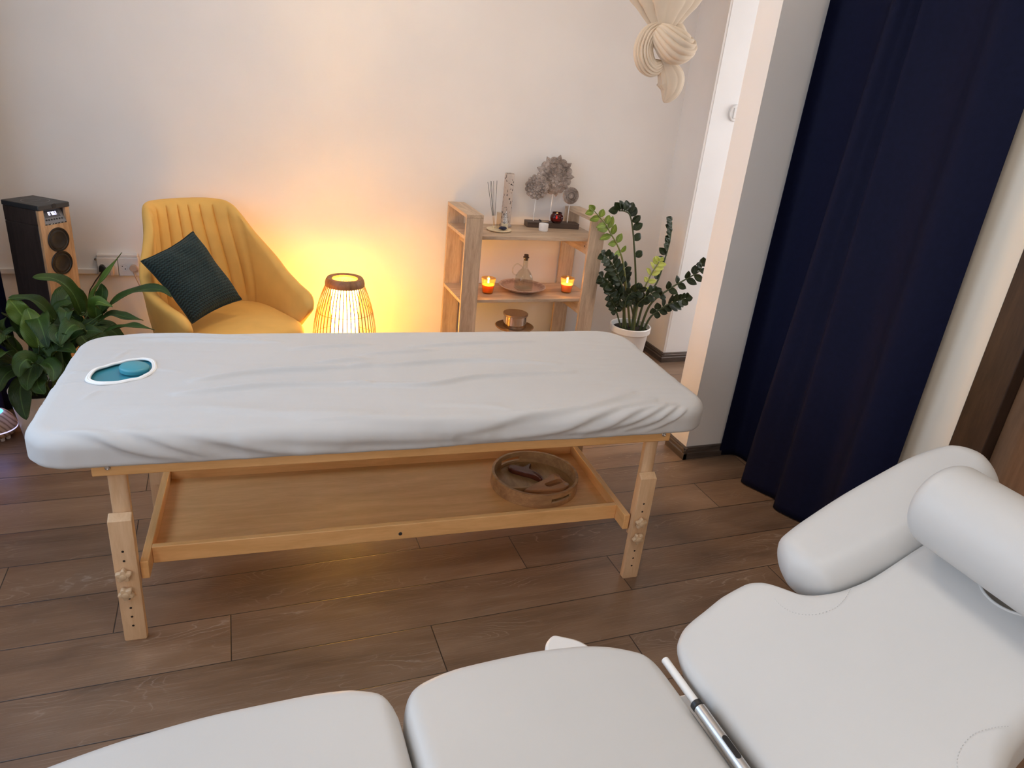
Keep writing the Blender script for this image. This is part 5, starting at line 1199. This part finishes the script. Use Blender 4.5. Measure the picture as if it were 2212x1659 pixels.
def zz_leaf(p, d, L_, w, mat, nrm): return [p, p + d * L_ * 0.35, p + d * L_ * 0.7, p + d * L_]
def leaflets(stem_obj, C_, t0, count, L_, w, mat, twosided, out, rng_):
    # all leaflets of one stem as one part
    bm = bmesh.new(); ul = bm.loops.layers.uv.new('UVMap')
    n = len(C_) - 1
    for k in range(count):
        t = lerp(t0, 1.0, k / max(1, count - 1)); x = t * n; i = min(int(x), n - 1); c = C_[i].lerp(C_[i + 1], x - i); tg = (C_[min(i + 1, n)] - C_[max(i - 1, 0)]).normalized()
        sd = tg.cross(Vector((0, -1, 0.15))).normalized()
        for s in ((1, -1) if twosided else (out,)):
            s2 = s; d = (tg * rng_.uniform(0.45, 0.85) + sd * s2 + Vector((0, rng_.uniform(-0.45, 0.25), 0.12))).normalized()
            if k >= count - 1 and s == 1: d = (tg + sd * 0.1).normalized()
            ll = L_ * (1 - 0.30 * abs(2 * (k / max(1, count - 1)) - 0.9)) * rng_.uniform(0.85, 1.1); nrm = (Vector((0, -1, 0.35)) + Vector((rng_.uniform(-0.5, 0.5), 0, rng_.uniform(-0.3, 0.5)))).normalized()
            side = d.cross(nrm).normalized(); upv = side.cross(d); m_ = 8; rows = []
            for a in range(m_ + 1):
                u = a / m_; ww = w * (sin(pi * u ** 0.85) ** 0.75) * 0.5 if 0 < a < m_ else 0.0006
                if a == 0: ww = 0.0008
                cc = c + d * (0.004 + ll * u) - Vector((0, 0, 1)) * ll * 0.10 * u * u
                rows.append([(cc + side * (q * ww) + upv * (abs(q) * ww * 0.3), q, u) for q in (-1, -0.5, 0, 0.5, 1)])
            V = [[bm.verts.new(p) for p, _, _ in r] for r in rows]
            for a in range(m_):
                for q in range(4):
                    f = bm.faces.new([V[a][q], V[a][q + 1], V[a + 1][q + 1], V[a + 1][q]]); f.smooth = True
                    for l, (ii, kk) in zip(f.loops, ((a, q), (a, q + 1), (a + 1, q + 1), (a + 1, q))): l[ul].uv = (rows[ii][kk][1], rows[ii][kk][2] * 0.02)
    me = bpy.data.meshes.new('leaflets'); bm.to_mesh(me); bm.free(); o = obj('leaflets', me, mat, stem_obj)
    sdm = o.modifiers.new('thickness', 'SOLIDIFY'); sdm.thickness = 0.0010; sdm.offset = 0
SPEC = {'tall': (0.32, 11, 0.078, 0.046, m_zz, m_zzs, False, 1), 'bright_tall': (0.34, 7, 0.074, 0.036, m_zzl, m_zzs2, True, 1), 'right_dark': (0.42, 12, 0.066, 0.040, m_zz, m_zzs, False, -1),
        'bright_short': (0.38, 7, 0.062, 0.030, m_zzy, m_zzs2, True, 1), 'right_long': (0.30, 8, 0.068, 0.040, m_zz, m_zzs, True, 1), 'right_low': (0.30, 8, 0.066, 0.042, m_zz, m_zzs, True, 1),
        'left_up': (0.40, 8, 0.066, 0.038, m_zz, m_zzs, True, 1), 'left_small': (0.30, 7, 0.060, 0.036, m_zz, m_zzs, True, 1), 'left_mid': (0.30, 8, 0.072, 0.044, m_zz, m_zzs, True, 1)}
rng = random.Random(21)
for nm, P in STEMS:
    t0, cnt, L_, w, lm, smt, two, out = SPEC.get(nm, (0.35, 7, 0.066, 0.038, m_zz, m_zzs, True, 1))
    Q = [Vector(p) - ZP for p in P]; Q[0] = Vector((max(-0.07, min(0.07, Q[0].x)), max(-0.07, min(0.07, Q[0].y)), 0.264))
    C_ = catmull(Q, 40); r0 = 0.0085 if nm not in ('left_small', 'mid') else 0.006
    o = MB().tube(C_, [lerp(r0, 0.0028, (i / 39) ** 0.6) for i in range(40)], 8).build('stem', smt, zp, 60)
    leaflets(o, C_, t0, cnt, L_, w, lm, two, out, rng)

# ------------------------------------------------------------------ knotted cloth hanging from the ceiling
m_cloth = M_plain('undyed_muslin', (0.68, 0.58, 0.46), 0.9, 0.05, 8, bmp=0.15, bscale=500)
m_cloth.node_tree.nodes['Principled BSDF'].inputs['Subsurface Weight'].default_value = 0.0
kc = thing('knotted_cloth', 'cream muslin cloth hanging from the ceiling, tied into one big knot', 'cloth', (1.955, 3.30, 2.79))
ko = Vector(kc.location)
def ruffled(P, rad, name, folds=9, depth=0.12, n=64, m=128, flat=1.0, seed=0, tw=0.0, ax=(0, 1, 0)):
    C_ = catmull(P, n); R = []
    for i, c in enumerate(C_):
        t = i / (n - 1); r = interp(rad, t); tg = (C_[min(i + 1, n - 1)] - C_[max(i - 1, 0)]).normalized()
        u = tg.cross(Vector(ax)); u.normalize(); w = tg.cross(u); ring = []
        for k in range(m):
            a = 2 * pi * k / m; nz = noise.noise((cos(a) * 1.2 + seed, sin(a) * 1.2, t * 1.1 + seed))
            ph = folds * a + tw * t + 2.2 * nz
            q = r * (1 + depth * (abs(sin(ph / 2)) ** 0.7 - 0.6) * (0.6 + 0.4 * sin(2 * a + seed)) + 0.10 * nz)
            ring.append(c + u * (cos(a) * q) + w * (sin(a) * q * flat) - ko)
        R.append(ring)
    return MB().rings(R).build(name, m_cloth, kc, 75)
ruffled([(1.930, 3.30, 2.788), (1.930, 3.30, 2.35), (1.932, 3.30, 2.05), (1.940, 3.295, 1.93), (1.948, 3.29, 1.83)], [(0, 0.21), (0.5, 0.195), (0.72, 0.150), (0.78, 0.125), (0.88, 0.085), (1, 0.042)], 'hanging_drape', 11, 0.40, n=90, m=176, flat=0.36, seed=2)
# knot: a wide band wrapped across the front, a crescent loop hanging at its side, and the loose tail
ruffled([(1.930, 3.285, 1.850), (1.872, 3.275, 1.815), (1.846, 3.270, 1.755), (1.862, 3.268, 1.700), (1.905, 3.272, 1.672), (1.960, 3.285, 1.690)], [(0, 0.022), (0.3, 0.040), (0.6, 0.044), (0.85, 0.036), (1, 0.020)], 'knot_loop', 17, 0.34, seed=9, tw=0.8)
ruffled([(1.895, 3.255, 1.830), (1.925, 3.225, 1.800), (1.975, 3.210, 1.770), (2.030, 3.225, 1.768), (2.060, 3.262, 1.790)], [(0, 0.034), (0.22, 0.060), (0.5, 0.077), (0.8, 0.058), (1, 0.022)], 'knot_band', 15, 0.24, seed=5, tw=1.2)
ruffled([(1.985, 3.300, 1.850), (2.020, 3.300, 1.840), (2.045, 3.295, 1.810), (2.050, 3.285, 1.775)], [(0, 0.020), (0.4, 0.042), (0.8, 0.040), (1, 0.020)], 'knot_loop', 11, 0.30, seed=3)
ruffled([(1.965, 3.275, 1.715), (1.995, 3.275, 1.670), (2.025, 3.28, 1.625), (2.030, 3.28, 1.575), (2.010, 3.28, 1.523)], [(0, 0.040), (0.25, 0.056), (0.52, 0.074), (0.72, 0.060), (0.93, 0.022), (1, 0.005)], 'tail', 9, 0.22, flat=0.40, seed=4)

# ------------------------------------------------------------------ navy curtains
def curtain(name, label, stations, ztop, zbot, parent_loc, n=260, m=60, lead=None):
    # stations: (t, top(x,y), bottom(x,y)) swept from z = ztop to zbot, smooth in between
    t_ = thing(name, label, 'curtain', parent_loc); o = Vector(parent_loc)
    A = catmull([(p[0], p[1], 0) for p, q in stations], n); B = catmull([(q[0], q[1], 0) for p, q in stations], n)
    rows = []
    for j in range(m + 1):
        k = j / m; z = lerp(ztop, zbot, k); row = []
        e = k ** 0.9
        for i in range(n):
            p = A[i].lerp(B[i], e)
            p = Vector((p.x + 0.003 * noise.noise((i * 0.03, k * 3, 1)), p.y + 0.004 * noise.noise((i * 0.02, k * 2.2, 4)), z)); row.append(p - o)
        rows.append(row)
    mb = MB(); mb.grid(rows); ob = mb.build('panel', m_navy, t_, 80)
    sd = ob.modifiers.new('thickness', 'SOLIDIFY'); sd.thickness = 0.0016; sd.offset = 0
    return t_
ST_ = [((2.120, 2.425), (2.118, 2.438)), ((2.180, 2.420), (2.205, 2.420)), ((2.212, 2.34), (2.215, 2.33)), ((2.200, 2.22), (2.190, 2.25)), ((2.130, 2.125), (2.075, 2.205)), ((2.160, 2.085), (2.100, 2.115)), ((2.185, 2.055), (2.130, 2.040)), ((2.150, 2.030), (2.080, 1.985)),
       ((2.172, 1.985), (2.105, 1.900)), ((2.195, 1.90), (2.140, 1.83)), ((2.190, 1.82), (2.130, 1.775)), ((2.150, 1.735), (2.085, 1.705)), ((2.172, 1.665), (2.120, 1.63)), ((2.195, 1.600), (2.185, 1.590))]
cu_ = curtain('curtain', 'floor-length navy blackout curtain hanging beside the pillar on the right wall', ST_, 1.965, 0.006, (2.19, 2.0, 1.97))
rows = []
hd = MB()
A = catmull([(p[0], p[1], 0) for p, q in ST_], 260)
for z in (1.9655, 1.99, 2.015, 2.045):
    rows.append([Vector((lerp(p.x, 2.195 + 0.010 * sin(i * 0.35), 0.35 + 0.5 * (z - 1.9655) / 0.08), p.y, z)) - Vector((2.19, 2.0, 1.97)) for i, p in enumerate(A)])
hd.grid(rows); h_ = hd.build('pleat_tape', m_navy, cu_, 80); sd = h_.modifiers.new('thickness', 'SOLIDIFY'); sd.thickness = 0.002; sd.offset = 0
rl = thing('curtain_rail', 'white ceiling-side curtain rail above the navy curtain beside the pillar', 'curtain rail', (2.215, 2.0, 2.06))
MB().box(-0.018, -0.46, -0.010, 0.035, 0.445, 0.014).build('track', m_plast, rl, bevel=0.002)
LC = [((-1.05, 3.27), (-1.02, 3.23)), ((-0.985, 3.33), (-0.955, 3.32)), ((-1.04, 3.39), (-1.03, 3.38)), ((-0.975, 3.45), (-0.925, 3.45)), ((-1.03, 3.50), (-1.01, 3.51)), ((-0.980, 3.55), (-0.930, 3.56)), ((-1.04, 3.60), (-1.02, 3.62))]
c2_ = curtain('curtain', 'navy curtain edge hanging at the left border of the picture behind the peace lily', LC, 2.46, 0.008, (-1.02, 3.44, 2.46), n=120, m=40)
r2 = thing('curtain_rail', 'white curtain rail over the left window holding the navy curtain', 'curtain rail', (-1.06, 2.2, 2.485))
MB().box(-0.06, -1.75, -0.022, 0.02, 1.45, 0.0).build('track', m_plast, r2, bevel=0.002)
# round ceiling lamps above the room (out of frame: soft top light, second one added as warm fill)
cl = thing('ceiling_lamp', 'flat round white ceiling lamp over the treatment chair', 'ceiling lamp', (0.5, 0.7, 2.80))
MB().lathe([(0.27, 0), (0.27, -0.05), (0.26, -0.055), (0.255, -0.05), (0.255, 0)], 56, None, False, False).build('housing', m_plast, cl)
c3 = dup(cl, 'unseen round ceiling lamp added near the back wall for warm fill'); c3.location = (0.7, 2.75, 2.80)  # housing for the added warm fill lamp
